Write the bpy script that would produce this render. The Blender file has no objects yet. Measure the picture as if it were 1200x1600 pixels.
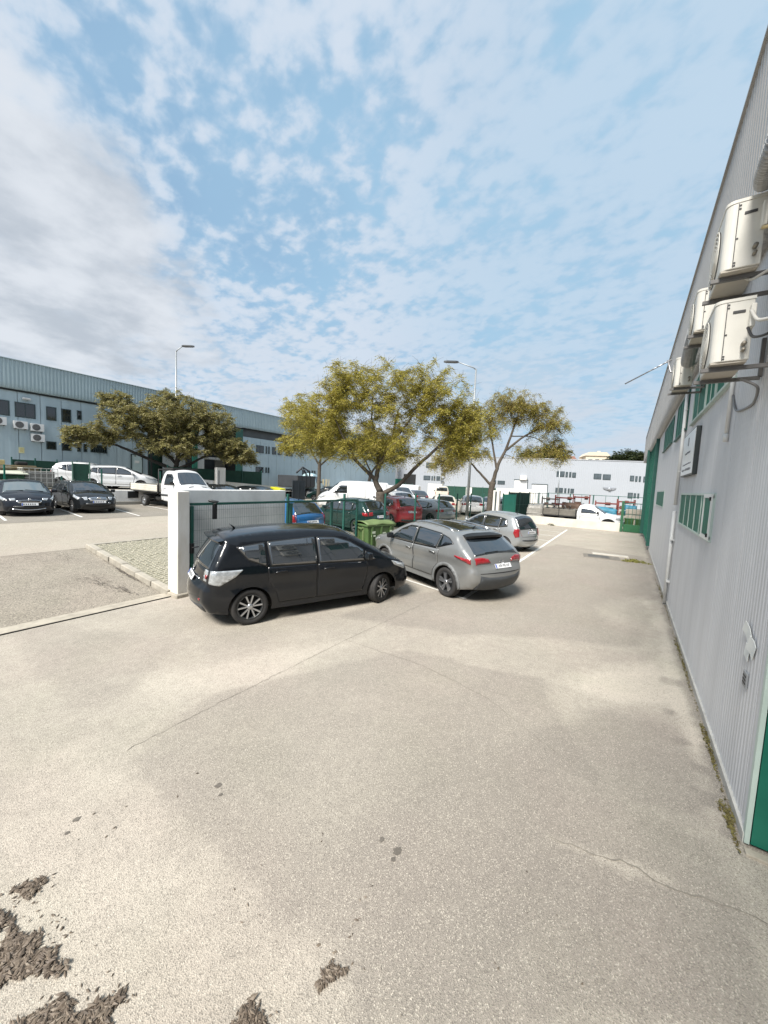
import bpy, bmesh, math, random
import numpy as np
from mathutils import Vector, Matrix
from mathutils.geometry import delaunay_2d_cdt
PI = math.pi
random.seed(7); rng = np.random.default_rng(7)
scene = bpy.context.scene
col = scene.collection

# ------------------------------------------------------------------ camera
PITCH, ROLL, YAW = math.radians(4.657), math.radians(2.6), math.radians(-33.44)
FW = Vector((math.sin(YAW)*math.cos(PITCH), math.cos(YAW)*math.cos(PITCH), -math.sin(PITCH)))
RT = Vector((math.cos(YAW), -math.sin(YAW), 0)); UP = RT.cross(FW)
CR = RT*math.cos(ROLL) + UP*math.sin(ROLL); CU = -RT*math.sin(ROLL) + UP*math.cos(ROLL)
cam_d = bpy.data.cameras.new('camera'); cam = bpy.data.objects.new('camera', cam_d); col.objects.link(cam)
M3 = Matrix((CR, CU, -FW)).transposed()
cam.matrix_world = Matrix.Translation((0, 0, 2.65)) @ M3.to_4x4()
cam_d.sensor_fit = 'VERTICAL'; cam_d.sensor_height = 24.0; cam_d.sensor_width = 18.0
cam_d.lens = 24.0*577/1600
cam_d.clip_start = 0.05; cam_d.clip_end = 3000
scene.camera = cam

# ------------------------------------------------------------------ sky, sun, exposure
SUN_EL, SUN_AZ = math.radians(48), math.radians(181)      # azimuth clockwise from +Y: behind the camera
scene.view_settings.view_transform = 'Standard'
scene.view_settings.look = 'None'
scene.view_settings.exposure = 1.05
scene.view_settings.gamma = 1.0
scene.view_settings.use_curve_mapping = False
world = bpy.data.worlds.new("World"); scene.world = world; world.use_nodes = True
wt = world.node_tree; wn = wt.nodes; wl = wt.links; wn.clear()
def wnode(t, **kw):
    n = wn.new(t)
    for k, v in kw.items():
        if k in n.inputs: n.inputs[k].default_value = v
        else: setattr(n, k, v)
    return n
def wmath(op, a, b=None, clamp=False):
    n = wn.new('ShaderNodeMath'); n.operation = op; n.use_clamp = clamp
    for i, v in enumerate((a, b)):
        if v is None: continue
        if isinstance(v, (int, float)): n.inputs[i].default_value = v
        else: wl.new(v, n.inputs[i])
    return n.outputs[0]
def wmix(f, a, b):
    n = wn.new('ShaderNodeMix'); n.data_type = 'RGBA'
    for i, v in ((0, f), (6, a), (7, b)):
        if isinstance(v, (tuple, float, int)): n.inputs[i].default_value = v if i == 0 else (*v, 1)
        else: wl.new(v, n.inputs[i])
    return n.outputs[2]
def wramp(v, a, b, x=0.0, y=1.0):
    n = wn.new('ShaderNodeMapRange'); n.interpolation_type = 'SMOOTHSTEP'
    wl.new(v, n.inputs[0])
    for i, q in zip((1, 2, 3, 4), (a, b, x, y)): n.inputs[i].default_value = q
    return n.outputs[0]
sky = wn.new('ShaderNodeTexSky'); sky.sky_type = 'NISHITA'; sky.sun_disc = False
sky.sun_elevation = SUN_EL; sky.sun_rotation = SUN_AZ; sky.air_density = 1.0; sky.dust_density = 1.2; sky.ozone_density = 1.4
SKY_STRENGTH = 0.085
tc = wn.new('ShaderNodeTexCoord'); sep = wn.new('ShaderNodeSeparateXYZ'); wl.new(tc.outputs['Generated'], sep.inputs[0])
dx, dy, dz = sep.outputs
hz = wmath('ADD', wmath('MAXIMUM', dz, 0.0), 0.16)
cp = wn.new('ShaderNodeCombineXYZ')
wl.new(wmath('DIVIDE', dx, hz), cp.inputs[0]); wl.new(wmath('DIVIDE', dy, hz), cp.inputs[1])
def wnoise(scale, detail, rough=0.55, dist=0.0, off=(0, 0, 0), stretch=(1, 1, 1), rot=0.0):
    mp = wn.new('ShaderNodeMapping'); mp.inputs['Location'].default_value = off; mp.inputs['Scale'].default_value = stretch
    mp.inputs['Rotation'].default_value = (0, 0, rot)
    wl.new(cp.outputs[0], mp.inputs[0])
    n = wn.new('ShaderNodeTexNoise'); n.inputs['Scale'].default_value = scale; n.inputs['Detail'].default_value = detail
    n.inputs['Roughness'].default_value = rough; n.inputs['Distortion'].default_value = dist
    wl.new(mp.outputs[0], n.inputs['Vector']); return n.outputs[0]
def wdot(v):
    d = wn.new('ShaderNodeVectorMath'); d.operation = 'DOT_PRODUCT'; wl.new(tc.outputs['Generated'], d.inputs[0]); d.inputs[1].default_value = Vector(v).normalized(); return d.outputs['Value']
big = wnoise(0.9, 3, off=(3.1, 1.7, 0))                       # where the high cloud thins out
flock = wnoise(4.2, 4, 0.55, 0.3, off=(0.4, 2.2, 0), stretch=(1.0, 1.1, 1), rot=0.6)   # altocumulus flocks
puff = wnoise(15.0, 4, 0.5, 0.15, off=(2.4, 1.2, 0), stretch=(1.0, 1.25, 1), rot=0.35)   # the small rippled puffs
veil = wnoise(1.3, 4, 0.5, 0.3, off=(5, 3, 0))
K = 1.0/SKY_STRENGTH
kc = lambda r, g, b: (r*K*.77, g*K*.785, b*K*.80)
holes = wmath('MULTIPLY', wramp(wdot((-0.66, 0.46, 0.60)), 0.92, 0.99), 0.13)      # a torn strip in the cloud sheet
east = wramp(wdot((0.12, 0.86, 0.40)), 0.70, 0.95)                                # smoother veil to the north-east
f = wmath('ADD', wmath('ADD', wmath('MULTIPLY', flock, 0.75), wmath('MULTIPLY', puff, 0.75)), wmath('MULTIPLY', wmath('SUBTRACT', big, 0.5), 0.30))
f = wmath('SUBTRACT', wmath('SUBTRACT', f, 0.108), holes)
flock_cover = wmath('MULTIPLY', wramp(f, 0.40, 0.62), wmath('SUBTRACT', 0.92, wmath('MULTIPLY', east, 0.44)))
lump = wnoise(2.6, 7, 0.55, 0.25, off=(1.3, 0.2, 0))
bank = wramp(wmath('ADD', wdot((-0.92, 0.20, 0.36)), wmath('MULTIPLY', wmath('SUBTRACT', lump, 0.5), 0.15)), 0.945, 0.985)
low = wnoise(2.0, 6, 0.55, 0.1, off=(7.7, 4.1, 0))
lowc = wmath('MULTIPLY', wramp(low, 0.42, 0.62), wramp(dz, 0.42, 0.14))        # low puffs nearer the horizon
shade = wramp(wmath('ADD', wnoise(2.2, 6, 0.55, 0.0, off=(1.6, 0.5, 0)), wmath('MULTIPLY', dz, 0.12)), 0.42, 0.66)
base = wmix(wramp(veil, 0.25, 0.7, 0.6, 0.95), sky.outputs[0], kc(0.230, 0.360, 0.475))
base = wmix(wmath('MULTIPLY', east, 0.8), base, kc(0.255, 0.385, 0.49))
base = wmix(wramp(dz, 0.0, 0.30, 0.7, 0.0), base, kc(0.325, 0.435, 0.52))
c1 = wmix(flock_cover, base, wmix(wramp(f, 0.46, 0.72), kc(0.310, 0.395, 0.485), kc(0.425, 0.468, 0.525)))
c2 = wmix(wmath('MULTIPLY', lowc, 0.65), c1, kc(0.41, 0.435, 0.475))
c3 = wmix(bank, c2, wmix(shade, kc(0.47, 0.49, 0.52), kc(0.325, 0.355, 0.395)))
c4 = wmix(wramp(dz, -0.06, -0.01), kc(0.20, 0.20, 0.18), c3)
bg = wn.new('ShaderNodeBackground'); bg.inputs['Strength'].default_value = SKY_STRENGTH
wl.new(c4, bg.inputs[0])
out = wn.new('ShaderNodeOutputWorld'); wl.new(bg.outputs[0], out.inputs[0])
sun_d = bpy.data.lights.new('sun', 'SUN'); sun_d.energy = 3.6; sun_d.angle = math.radians(22); sun_d.color = (1.0, 0.955, 0.89)
sun = bpy.data.objects.new('sun', sun_d); col.objects.link(sun)
sd = Vector((math.sin(SUN_AZ)*math.cos(SUN_EL), math.cos(SUN_AZ)*math.cos(SUN_EL), math.sin(SUN_EL)))
sun.rotation_euler = sd.to_track_quat('Z', 'Y').to_euler(); sun.location = sd*60
scene.cycles.max_bounces = 6; scene.cycles.diffuse_bounces = 3; scene.cycles.glossy_bounces = 3; scene.cycles.transmission_bounces = 4
scene.cycles.caustics_reflective = False; scene.cycles.caustics_refractive = False

# ------------------------------------------------------------------ materials
MATS = {}
def mat(name, c, rough=0.6, metal=0.0, var=0.0, vscale=3.0, bump=0.0, bscale=40.0, coat=0.0, emit=None, spec=0.5, c2=None, v2=None, detail=4, streak=None):
    """Principled material; var mixes towards c2 (or a darker/lighter self) with object-space noise."""
    if name in MATS: return MATS[name]
    m = bpy.data.materials.new(name); m.use_nodes = True; nt = m.node_tree; b = nt.nodes['Principled BSDF']
    b.inputs['Base Color'].default_value = (*c, 1); b.inputs['Roughness'].default_value = rough; b.inputs['Metallic'].default_value = metal
    b.inputs['Coat Weight'].default_value = coat; b.inputs['Specular IOR Level'].default_value = spec
    tcn = None
    if var or bump:
        tcn = nt.nodes.new('ShaderNodeTexCoord')
    if var:
        n = nt.nodes.new('ShaderNodeTexNoise'); n.inputs['Scale'].default_value = vscale; n.inputs['Detail'].default_value = detail; n.inputs['Roughness'].default_value = 0.6
        if streak:
            mp = nt.nodes.new('ShaderNodeMapping'); mp.inputs['Scale'].default_value = streak; nt.links.new(tcn.outputs['Object'], mp.inputs[0]); nt.links.new(mp.outputs[0], n.inputs['Vector'])
        else: nt.links.new(tcn.outputs['Object'], n.inputs['Vector'])
        r = nt.nodes.new('ShaderNodeMapRange'); r.inputs[1].default_value = 0.3; r.inputs[2].default_value = 0.7
        nt.links.new(n.outputs[0], r.inputs[0])
        mx = nt.nodes.new('ShaderNodeMix'); mx.data_type = 'RGBA'
        cc = c2 or tuple(x*(1-var) for x in c)
        mx.inputs[6].default_value = (*c, 1); mx.inputs[7].default_value = (*cc, 1)
        nt.links.new(r.outputs[0], mx.inputs[0]); nt.links.new(mx.outputs[2], b.inputs['Base Color'])
    if bump:
        n = nt.nodes.new('ShaderNodeTexNoise'); n.inputs['Scale'].default_value = bscale; n.inputs['Detail'].default_value = 5
        nt.links.new(tcn.outputs['Object'], n.inputs['Vector'])
        bp = nt.nodes.new('ShaderNodeBump'); bp.inputs['Strength'].default_value = bump; bp.inputs['Distance'].default_value = 0.02
        nt.links.new(n.outputs[0], bp.inputs['Height']); nt.links.new(bp.outputs[0], b.inputs['Normal'])
    if emit:
        b.inputs['Emission Color'].default_value = (*emit[0], 1); b.inputs['Emission Strength'].default_value = emit[1]
    MATS[name] = m; return m

def asphalt(name, c_light, c_dark, grain=170, attr=None, patch=0.35, tint=(1, 1, 1), contrast=1.0):
    """worn asphalt: pale binder, dark and light aggregate, broad weathering; optional vertex attribute of old stains"""
    m = bpy.data.materials.new(name); m.use_nodes = True; nt = m.node_tree; b = nt.nodes['Principled BSDF']; L = nt.links
    tcn = nt.nodes.new('ShaderNodeTexCoord')
    def noise(s, d, r=0.6, dist=0):
        n = nt.nodes.new('ShaderNodeTexNoise'); n.inputs['Scale'].default_value = s; n.inputs['Detail'].default_value = d
        n.inputs['Roughness'].default_value = r; n.inputs['Distortion'].default_value = dist; L.new(tcn.outputs['Object'], n.inputs['Vector']); return n.outputs[0]
    def rng_(v, a, b_, x=0., y=1.):
        n = nt.nodes.new('ShaderNodeMapRange'); n.clamp = True; L.new(v, n.inputs[0])
        for i, q in zip((1, 2, 3, 4), (a, b_, x, y)): n.inputs[i].default_value = q
        return n.outputs[0]
    def mix(f, a, b_, bt='MIX'):
        n = nt.nodes.new('ShaderNodeMix'); n.data_type = 'RGBA'; n.blend_type = bt
        for i, v in ((0, f), (6, a), (7, b_)):
            if isinstance(v, (tuple, float, int)): n.inputs[i].default_value = v if i == 0 else (*v, 1)
            else: L.new(v, n.inputs[i])
        return n.outputs[2]
    cbase = mix(rng_(noise(patch, 5, 0.6, 0.4), 0.35, 0.68), c_light, tuple(x*0.86 for x in c_light))
    cbase = mix(rng_(noise(1.6, 7, 0.68, .5), 0.40, 0.68, 0, 0.34), cbase, c_dark); cbase = mix(rng_(noise(7.0, 6, 0.65), 0.40, 0.72, 0, 0.34), cbase, c_dark)
    if attr:
        an = nt.nodes.new('ShaderNodeAttribute'); an.attribute_name = attr
        ad = nt.nodes.new('ShaderNodeMath'); ad.operation = 'MULTIPLY_ADD'; L.new(noise(9, 7, .68), ad.inputs[0]); ad.inputs[1].default_value = .50; ad.inputs[2].default_value = -.25
        a2 = nt.nodes.new('ShaderNodeMath'); a2.operation = 'ADD'; L.new(ad.outputs[0], a2.inputs[0]); L.new(an.outputs['Fac'], a2.inputs[1]); an = a2
        cbase = mix(rng_(an.outputs[0], 0.5, 1.0), cbase, c_dark)
        cbase = mix(rng_(an.outputs[0], 0.5, 0.0), cbase, tuple(min(1, x*1.28) for x in c_light))
    hue = noise(.55, 3, .5)
    cbase = mix(rng_(hue, .42, .70, 0, .5), cbase, (1.04, .965, .99), 'MULTIPLY'); cbase = mix(rng_(noise(.8, 3, .5), .48, .72, 0, .5), cbase, (.95, .985, .93), 'MULTIPLY')
    vo = nt.nodes.new('ShaderNodeTexVoronoi'); vo.inputs['Scale'].default_value = grain; L.new(tcn.outputs['Object'], vo.inputs['Vector'])
    sepc = nt.nodes.new('ShaderNodeSeparateColor'); L.new(vo.outputs['Color'], sepc.inputs[0])
    cbase = mix(rng_(sepc.outputs[0], 0.62, 0.92, 0, 0.72*contrast), cbase, tuple(x*0.40 for x in c_dark))
    cbase = mix(rng_(sepc.outputs[1], 0.82, 0.99, 0, 0.70*contrast), cbase, tuple(min(0.8, x*1.6) for x in c_light))
    fine = noise(260, 2)
    cbase = mix(rng_(fine, 0.3, 0.7, 0, 0.35), cbase, tuple(x*0.6 for x in c_light))
    L.new(cbase, b.inputs['Base Color']); b.inputs['Roughness'].default_value = 0.9; b.inputs['Specular IOR Level'].default_value = 0.25
    bp = nt.nodes.new('ShaderNodeBump'); bp.inputs['Strength'].default_value = 0.55; bp.inputs['Distance'].default_value = 0.006
    L.new(vo.outputs['Distance'], bp.inputs['Height']); L.new(bp.outputs[0], b.inputs['Normal'])
    MATS[name] = m; return m

def paint(name, c, metal=0.0, rough=0.30, coat=0.9):
    m = mat(name, c, rough=rough, metal=metal, coat=coat if max(c) > .05 else .8, var=0.10, vscale=1.7, spec=0.15 if max(c) < .05 else .5); m.node_tree.nodes['Principled BSDF'].inputs['Coat Roughness'].default_value = .03; return m
M = dict(
    glass=mat('car_glass', (0.012, 0.016, 0.02), 0.03, spec=1.0),
    glass_sky_tint=mat('car_glass_sky_tint', (0.10, 0.125, 0.13), 0.05, spec=1.0),  # sky reflection painted in as a paler base colour
    trim=mat('black_trim', (0.012, 0.013, 0.014), 0.45, var=0.3, vscale=6),
    under=mat('underbody', (0.008, 0.008, 0.008), 0.9, var=0.4, vscale=5),
    plastic=mat('grey_plastic', (0.055, 0.06, 0.065), 0.55, var=0.25, vscale=5),
    chrome=mat('chrome', (0.72, 0.73, 0.75), 0.15, 1.0, var=0.1),
    rim=mat('rim_silver', (0.50, 0.51, 0.53), 0.28, 0.85, var=0.15, vscale=8),
    rim_dark=mat('rim_dark', (0.055, 0.058, 0.06), 0.4, 0.5, var=0.2, vscale=8),
    tyre=mat('tyre_rubber', (0.018, 0.018, 0.019), 0.8, var=0.45, vscale=9, c2=(0.030, 0.028, 0.026)),
    red=mat('lamp_red', (0.32, 0.012, 0.018), 0.12, var=0.3, vscale=14, coat=1.0),
    clear=mat('lamp_clear', (0.55, 0.58, 0.60), 0.10, 0.35, var=0.45, vscale=16, coat=1.0),
    amber=mat('lamp_amber', (0.5, 0.16, 0.03), 0.2, var=0.2, coat=1.0),
    plate=mat('plate_white', (0.72, 0.73, 0.74), 0.4, var=0.08, vscale=20),
    ink=mat('plate_ink', (0.015, 0.015, 0.017), 0.5, var=0.2),
    blue=mat('plate_blue', (0.02, 0.08, 0.40), 0.4, var=0.1),
    shadow_gap=mat('door_gap', (0.006, 0.006, 0.007), 0.8, var=0.2),
)

def leafmat(name, cs, trans=.35):
    m = bpy.data.materials.new(name); m.use_nodes = True; nt = m.node_tree; b = nt.nodes['Principled BSDF']; L = nt.links
    g = nt.nodes.new('ShaderNodeNewGeometry'); r = nt.nodes.new('ShaderNodeValToRGB'); L.new(g.outputs['Random Per Island'], r.inputs[0])
    cr = r.color_ramp; cr.elements[0].color = (*cs[0], 1); cr.elements[1].color = (*cs[-1], 1)
    for i, c in enumerate(cs[1:-1]): e = cr.elements.new((i+1)/(len(cs)-1)); e.color = (*c, 1)
    b.inputs['Roughness'].default_value = .55; b.inputs['Specular IOR Level'].default_value = .3
    tr = nt.nodes.new('ShaderNodeBsdfTranslucent'); mx = nt.nodes.new('ShaderNodeMixShader'); mx.inputs[0].default_value = trans
    L.new(r.outputs[0], b.inputs['Base Color']); L.new(r.outputs[0], tr.inputs[0]); L.new(b.outputs[0], mx.inputs[1]); L.new(tr.outputs[0], mx.inputs[2])
    L.new(mx.outputs[0], nt.nodes['Material Output'].inputs[0]); MATS[name] = m; return m
for k in ('glass', 'glass_sky_tint'): M[k].node_tree.nodes['Principled BSDF'].inputs['IOR'].default_value = 1.85
# ------------------------------------------------------------------ helpers
def link(o, parent=None):
    col.objects.link(o)
    if parent is not None: o.parent = parent
    return o
def tag(o, label=None, cat=None, group=None, kind=None):
    if label: o['label'] = label
    if cat: o['category'] = cat
    if group: o['group'] = group
    if kind: o['kind'] = kind
    return o
def empty(name, loc=(0, 0, 0), rz=0.0, label=None, cat=None, group=None):
    o = bpy.data.objects.new(name, None); o.location = loc; o.rotation_euler = (0, 0, rz); link(o)
    return tag(o, label, cat, group)
def copy_tree(o, parent=None):
    c = o.copy(); col.objects.link(c); c.parent = parent
    for ch in list(o.children): copy_tree(ch, c)
    return c
class MB:
    """collects geometry, then builds ONE mesh object"""
    def __init__(s): s.v = []; s.f = []; s.sm = []
    def add(s, vs, fs, smooth=False):
        n = len(s.v); s.v.extend([tuple(float(c) for c in p) for p in vs]); s.f.extend([tuple(int(i)+n for i in f) for f in fs]); s.sm.extend([smooth]*len(fs)); return s
    def box(s, c, d, rz=0.0, rx=0.0, ry=0.0):
        R = Matrix.Rotation(rz, 3, 'Z') @ Matrix.Rotation(ry, 3, 'Y') @ Matrix.Rotation(rx, 3, 'X')
        vs = [Vector(c) + R @ Vector((sx*d[0]/2, sy*d[1]/2, sz*d[2]/2)) for sx in (-1, 1) for sy in (-1, 1) for sz in (-1, 1)]
        return s.add(vs, [(0, 1, 3, 2), (4, 6, 7, 5), (0, 4, 5, 1), (2, 3, 7, 6), (0, 2, 6, 4), (1, 5, 7, 3)])
    def bbox(s, c, d, b=0.01, rz=0.0):
        """box with chamfered edges"""
        bm = bmesh.new(); bmesh.ops.create_cube(bm, size=1)
        for v in bm.verts: v.co = Vector((v.co.x*d[0], v.co.y*d[1], v.co.z*d[2]))
        bmesh.ops.bevel(bm, geom=list(bm.edges), offset=b, segments=2, affect='EDGES', profile=0.5)
        R = Matrix.Rotation(rz, 3, 'Z'); bm.verts.index_update()
        s.add([Vector(c) + R @ v.co for v in bm.verts], [[v.index for v in f.verts] for f in bm.faces]); bm.free(); return s
    def tube(s, pts, r, n=8, cap=True):
        pts = [Vector(p) for p in pts]; rr = r if isinstance(r, (list, tuple)) else [r]*len(pts)
        vs = []; fs = []; pu = None
        for i, p in enumerate(pts):
            t = (pts[min(i+1, len(pts)-1)] - pts[max(i-1, 0)]).normalized()
            if pu is None: pu = t.orthogonal().normalized()
            u = (pu - t*pu.dot(t)); u = u.normalized() if u.length > 1e-6 else t.orthogonal().normalized(); pu = u; w = t.cross(u)
            for k in range(n):
                a = 2*PI*k/n; vs.append(p + (u*math.cos(a) + w*math.sin(a))*rr[i])
        for i in range(len(pts)-1):
            for k in range(n): fs.append((i*n+k, i*n+(k+1) % n, (i+1)*n+(k+1) % n, (i+1)*n+k))
        if cap: fs.append(tuple(range(n-1, -1, -1))); fs.append(tuple((len(pts)-1)*n+k for k in range(n)))
        return s.add(vs, fs, n > 5)
    def lathe(s, prof, n=24, axis='z', c=(0, 0, 0), close=False):
        """prof: (radius, height) pairs"""
        vs = []
        for r, h in prof:
            for k in range(n):
                a = 2*PI*k/n; x, y = r*math.cos(a), r*math.sin(a)
                p = (x, y, h) if axis == 'z' else ((x, h, y) if axis == 'y' else (h, x, y)); vs.append((p[0]+c[0], p[1]+c[1], p[2]+c[2]))
        fs = []; m = len(prof)
        for i in range(m if close else m-1):
            j = (i+1) % m
            for k in range(n): fs.append((i*n+k, i*n+(k+1) % n, j*n+(k+1) % n, j*n+k))
        return s.add(vs, fs, True)
    def prism(s, poly, z0, z1, plane='xy', smooth=False):
        """extrude polygon; plane 'xy' extrudes z, 'xz' extrudes y, 'yz' extrudes x"""
        def P(a, b, h): return (a, b, h) if plane == 'xy' else ((a, h, b) if plane == 'xz' else (h, a, b))
        n = len(poly); vs = [P(a, b, z0) for a, b in poly] + [P(a, b, z1) for a, b in poly]
        fs = [tuple(range(n-1, -1, -1)), tuple(range(n, 2*n))] + [(i, (i+1) % n, n+(i+1) % n, n+i) for i in range(n)]
        return s.add(vs, fs, smooth)
    def quad(s, a, b, c, d): return s.add([a, b, c, d], [(0, 1, 2, 3)])
    def mesh(s, name, m):
        me = bpy.data.meshes.new(name); me.from_pydata(s.v, [], s.f); me.polygons.foreach_set('use_smooth', s.sm)
        me.materials.append(m); me.update(); return me
    def build(s, name, m, parent=None, loc=(0, 0, 0), rz=0.0, label=None, cat=None, group=None, kind=None, fixn=True):
        me = s.mesh(name, m)
        if fixn:
            bm = bmesh.new(); bm.from_mesh(me); bmesh.ops.recalc_face_normals(bm, faces=bm.faces); bm.to_mesh(me); bm.free()
        o = bpy.data.objects.new(name, me); o.location = loc; o.rotation_euler = (0, 0, rz); link(o, parent)
        return tag(o, label, cat, group, kind)
def obj_of(name, me, parent=None, loc=(0, 0, 0), rot=(0, 0, 0)):
    o = bpy.data.objects.new(name, me); o.location = loc; o.rotation_euler = rot; return link(o, parent)
def text_obj(name, body, size, m, parent, loc, rot, extrude=0.002, spacing=1.0):
    cu = bpy.data.curves.new(name, 'FONT'); cu.body = body; cu.size = size; cu.extrude = extrude; cu.align_x = 'CENTER'; cu.align_y = 'CENTER'; cu.space_character = spacing
    t = bpy.data.objects.new(name, cu); col.objects.link(t)
    me = bpy.data.meshes.new_from_object(t.evaluated_get(bpy.context.evaluated_depsgraph_get())); bpy.data.objects.remove(t)
    me.materials.clear(); me.materials.append(m)
    return obj_of(name, me, parent, loc, rot)
def cr_curve(P, per=7):
    """Catmull-Rom through rows of P; returns samples and their float index u"""
    P = np.array(P, float); n = len(P); out = []; us = []
    for i in range(n-1):
        p0, p1, p2, p3 = P[max(i-1, 0)], P[i], P[i+1], P[min(i+2, n-1)]
        for k in range(per):
            t = k/per
            # tension keeps corners crisp
            m1 = 0.38*(p2-p0); m2 = 0.38*(p3-p1)
            h = (2*t**3-3*t**2+1)*p1 + (t**3-2*t**2+t)*m1 + (-2*t**3+3*t**2)*p2 + (t**3-t**2)*m2
            out.append(h); us.append(i+t)
    out.append(P[-1]); us.append(n-1.0); return np.array(out), np.array(us)
XS = [-700, -60, -26, -18.5, -12.6, -8.1, 700]; ZS = [.5, .5, .5, .5, .42, 0, 0]
def gz(x): return float(np.interp(x, XS, ZS))
# ------------------------------------------------------------------ ground
def sheet(name, xs, ys, zf, m, attr=None, label=None):
    xs = np.array(xs, float); ys = np.array(ys, float); gx, gy = np.meshgrid(xs, ys); z = np.vectorize(zf)(gx, gy)
    vs = np.stack([gx.ravel(), gy.ravel(), z.ravel()], 1); nx = len(xs)
    fs = [(j*nx+i, j*nx+i+1, (j+1)*nx+i+1, (j+1)*nx+i) for j in range(len(ys)-1) for i in range(nx-1)]
    me = bpy.data.meshes.new(name); me.from_pydata(vs.tolist(), [], fs); me.materials.append(m)
    if attr is not None:
        a = me.attributes.new(attr[0], 'FLOAT', 'POINT'); a.data.foreach_set('value', attr[1](gx.ravel(), gy.ravel()).astype(np.float32))
    o = bpy.data.objects.new(name, me); link(o); o['kind'] = 'structure'
    if label: o['label'] = label
    return o
A_LOT = asphalt('lot_asphalt', (0.460, 0.418, 0.350), (0.265, 0.238, 0.205), 165, attr='wear', patch=0.45, contrast=.8)
A_ROAD = asphalt('road_asphalt', (0.42, 0.38, 0.315), (0.31, 0.275, 0.225), 60, patch=0.3, contrast=.5)
A_BAY = asphalt('bay_asphalt', (0.29, 0.265, 0.225), (0.17, 0.155, 0.13), 60, patch=0.5, contrast=.7)
A_DRIVE = asphalt('drive_asphalt', (0.34, 0.305, 0.25), (0.17, 0.15, 0.125), 70, patch=0.7)
A_FAR = asphalt('open_ground', (0.42, 0.38, 0.31), (0.28, 0.25, 0.205), 40, patch=0.2, contrast=.5)
CONC = mat('concrete', (0.45, 0.405, 0.33), 0.85, var=0.35, vscale=5, bump=.4, bscale=60)
CONC_D = mat('concrete_dark', (0.22, 0.20, 0.17), 0.9, var=0.4, vscale=6, bump=.4)
LINE = mat('line_paint', (0.80, 0.79, 0.75), 0.7, var=0.35, vscale=9, c2=(0.55, 0.53, 0.48), detail=8)
def blob(gx, gy, poly, soft, noise_amp=.25):
    """soft mask of a polygon on the ground, 1 inside"""
    P = np.array(poly, float); n = len(P); ins = np.zeros(len(gx), bool); dm = np.full(len(gx), 99.)
    for i in range(n):
        a, b = P[i], P[(i+1) % n]; c = (a[1] > gy) != (b[1] > gy)
        with np.errstate(divide='ignore', invalid='ignore'): xi = (b[0]-a[0])*(gy-a[1])/(b[1]-a[1])+a[0]
        ins ^= c & (gx < xi); d = b-a; t = np.clip(((gx-a[0])*d[0]+(gy-a[1])*d[1])/max(d @ d, 1e-9), 0, 1)
        dm = np.minimum(dm, np.hypot(gx-a[0]-t*d[0], gy-a[1]-t*d[1]))
    sd = np.where(ins, dm, -dm); w = wob(gx*1.3, gy*1.3)*min(noise_amp, .05+soft*.8); return np.clip((sd+w)/soft*.5+.5, 0, 1)
_ph = rng.uniform(0, 6.28, (28, 3)); _fr = rng.normal(0, 1, (28, 2)); _fr /= np.linalg.norm(_fr, axis=1)[:, None]
def wob(gx, gy):
    t = 0
    for k in range(28):
        f = 1.2*1.17**k; t = t+np.sin((gx*_fr[k, 0]+gy*_fr[k, 1])*f+_ph[k, 0])/(1+.16*k)
    return t/4
STAINS = []   # (polygon, softness, amount) filled from measured outlines
STAINS.append(([(-3.61, 1.36), (-3.94, 2.51), (-2.72, 5.04), (-0.79, 5.47), (-0.23, 4.05), (0.11, 3.65), (0.83, 3.75), (0.92, 3.32), (0.81, 2.53), (-0.89, 1.33), (-1.19, 1.48), (-1.47, 1.35), (-2.25, 1.39), (-3.17, 1.38)], 0.05, 0.26))
STAINS.append(([(-4.44, 5.53), (-2.5, 6.03), (-0.98, 7.12), (0.37, 7.65), (0.9, 11.37), (0.69, 18.91), (-2.77, 19.69), (-3.41, 8.91), (-4.37, 7.33)], 0.08, 0.3))
STAINS.append(([(-0.5, 4.21), (-0.13, 5.05), (0.63, 5.34), (0.88, 4.68), (0.84, 3.83), (0.2, 3.72), (-0.34, 3.97)], 0.1, 0.3))
STAINS.append(([(-8.0, 1.61), (-5.86, 1.46), (-4.61, 1.39), (-4.86, 2.05), (-5.61, 3.12), (-8.11, 1.87)], 0.1, 0.2))
STAINS.append(([(-1.58, 3.04), (-0.5, 3.85), (-0.08, 2.61), (-0.57, 1.67), (-0.95, 1.4), (-1.43, 1.88)], 0.25, 0.12))
STAINS.append(([(-0.55, 5.54), (0.62, 7.32), (0.82, 5.79), (0.06, 5.45)], 0.15, -0.34))
STAINS.append(([(-0.32, 9.7), (0.58, 11.78), (0.59, 8.6), (-0.03, 8.28)], 0.15, -0.25))
STAINS.append(([(0.56, 11.08), (0.92, 11.72), (0.94, 3.77), (0.77, 3.58), (0.69, 5.38)], 0.06, -0.3))
STAINS.append(([(-4.39, 0.73), (-4.27, 1.34), (-2.35, 1.31), (-1.16, 1.34), (-1.09, 1.18), (-2.28, 0.35)], 0.1, -0.08))
STAINS.append(([(-0.29, 2.94), (0.2, 2.95), (0.83, 3.17), (0.84, 2.66), (0.86, 3.19), (0.28, 3.14)], 0.03, -0.4))
STAINS.append(([(-5.26, 1.93), (-4.28, 3.91), (-3.57, 4.8), (-3.76, 3.12), (-4.28, 2.0)], 0.15, -0.2))
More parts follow.
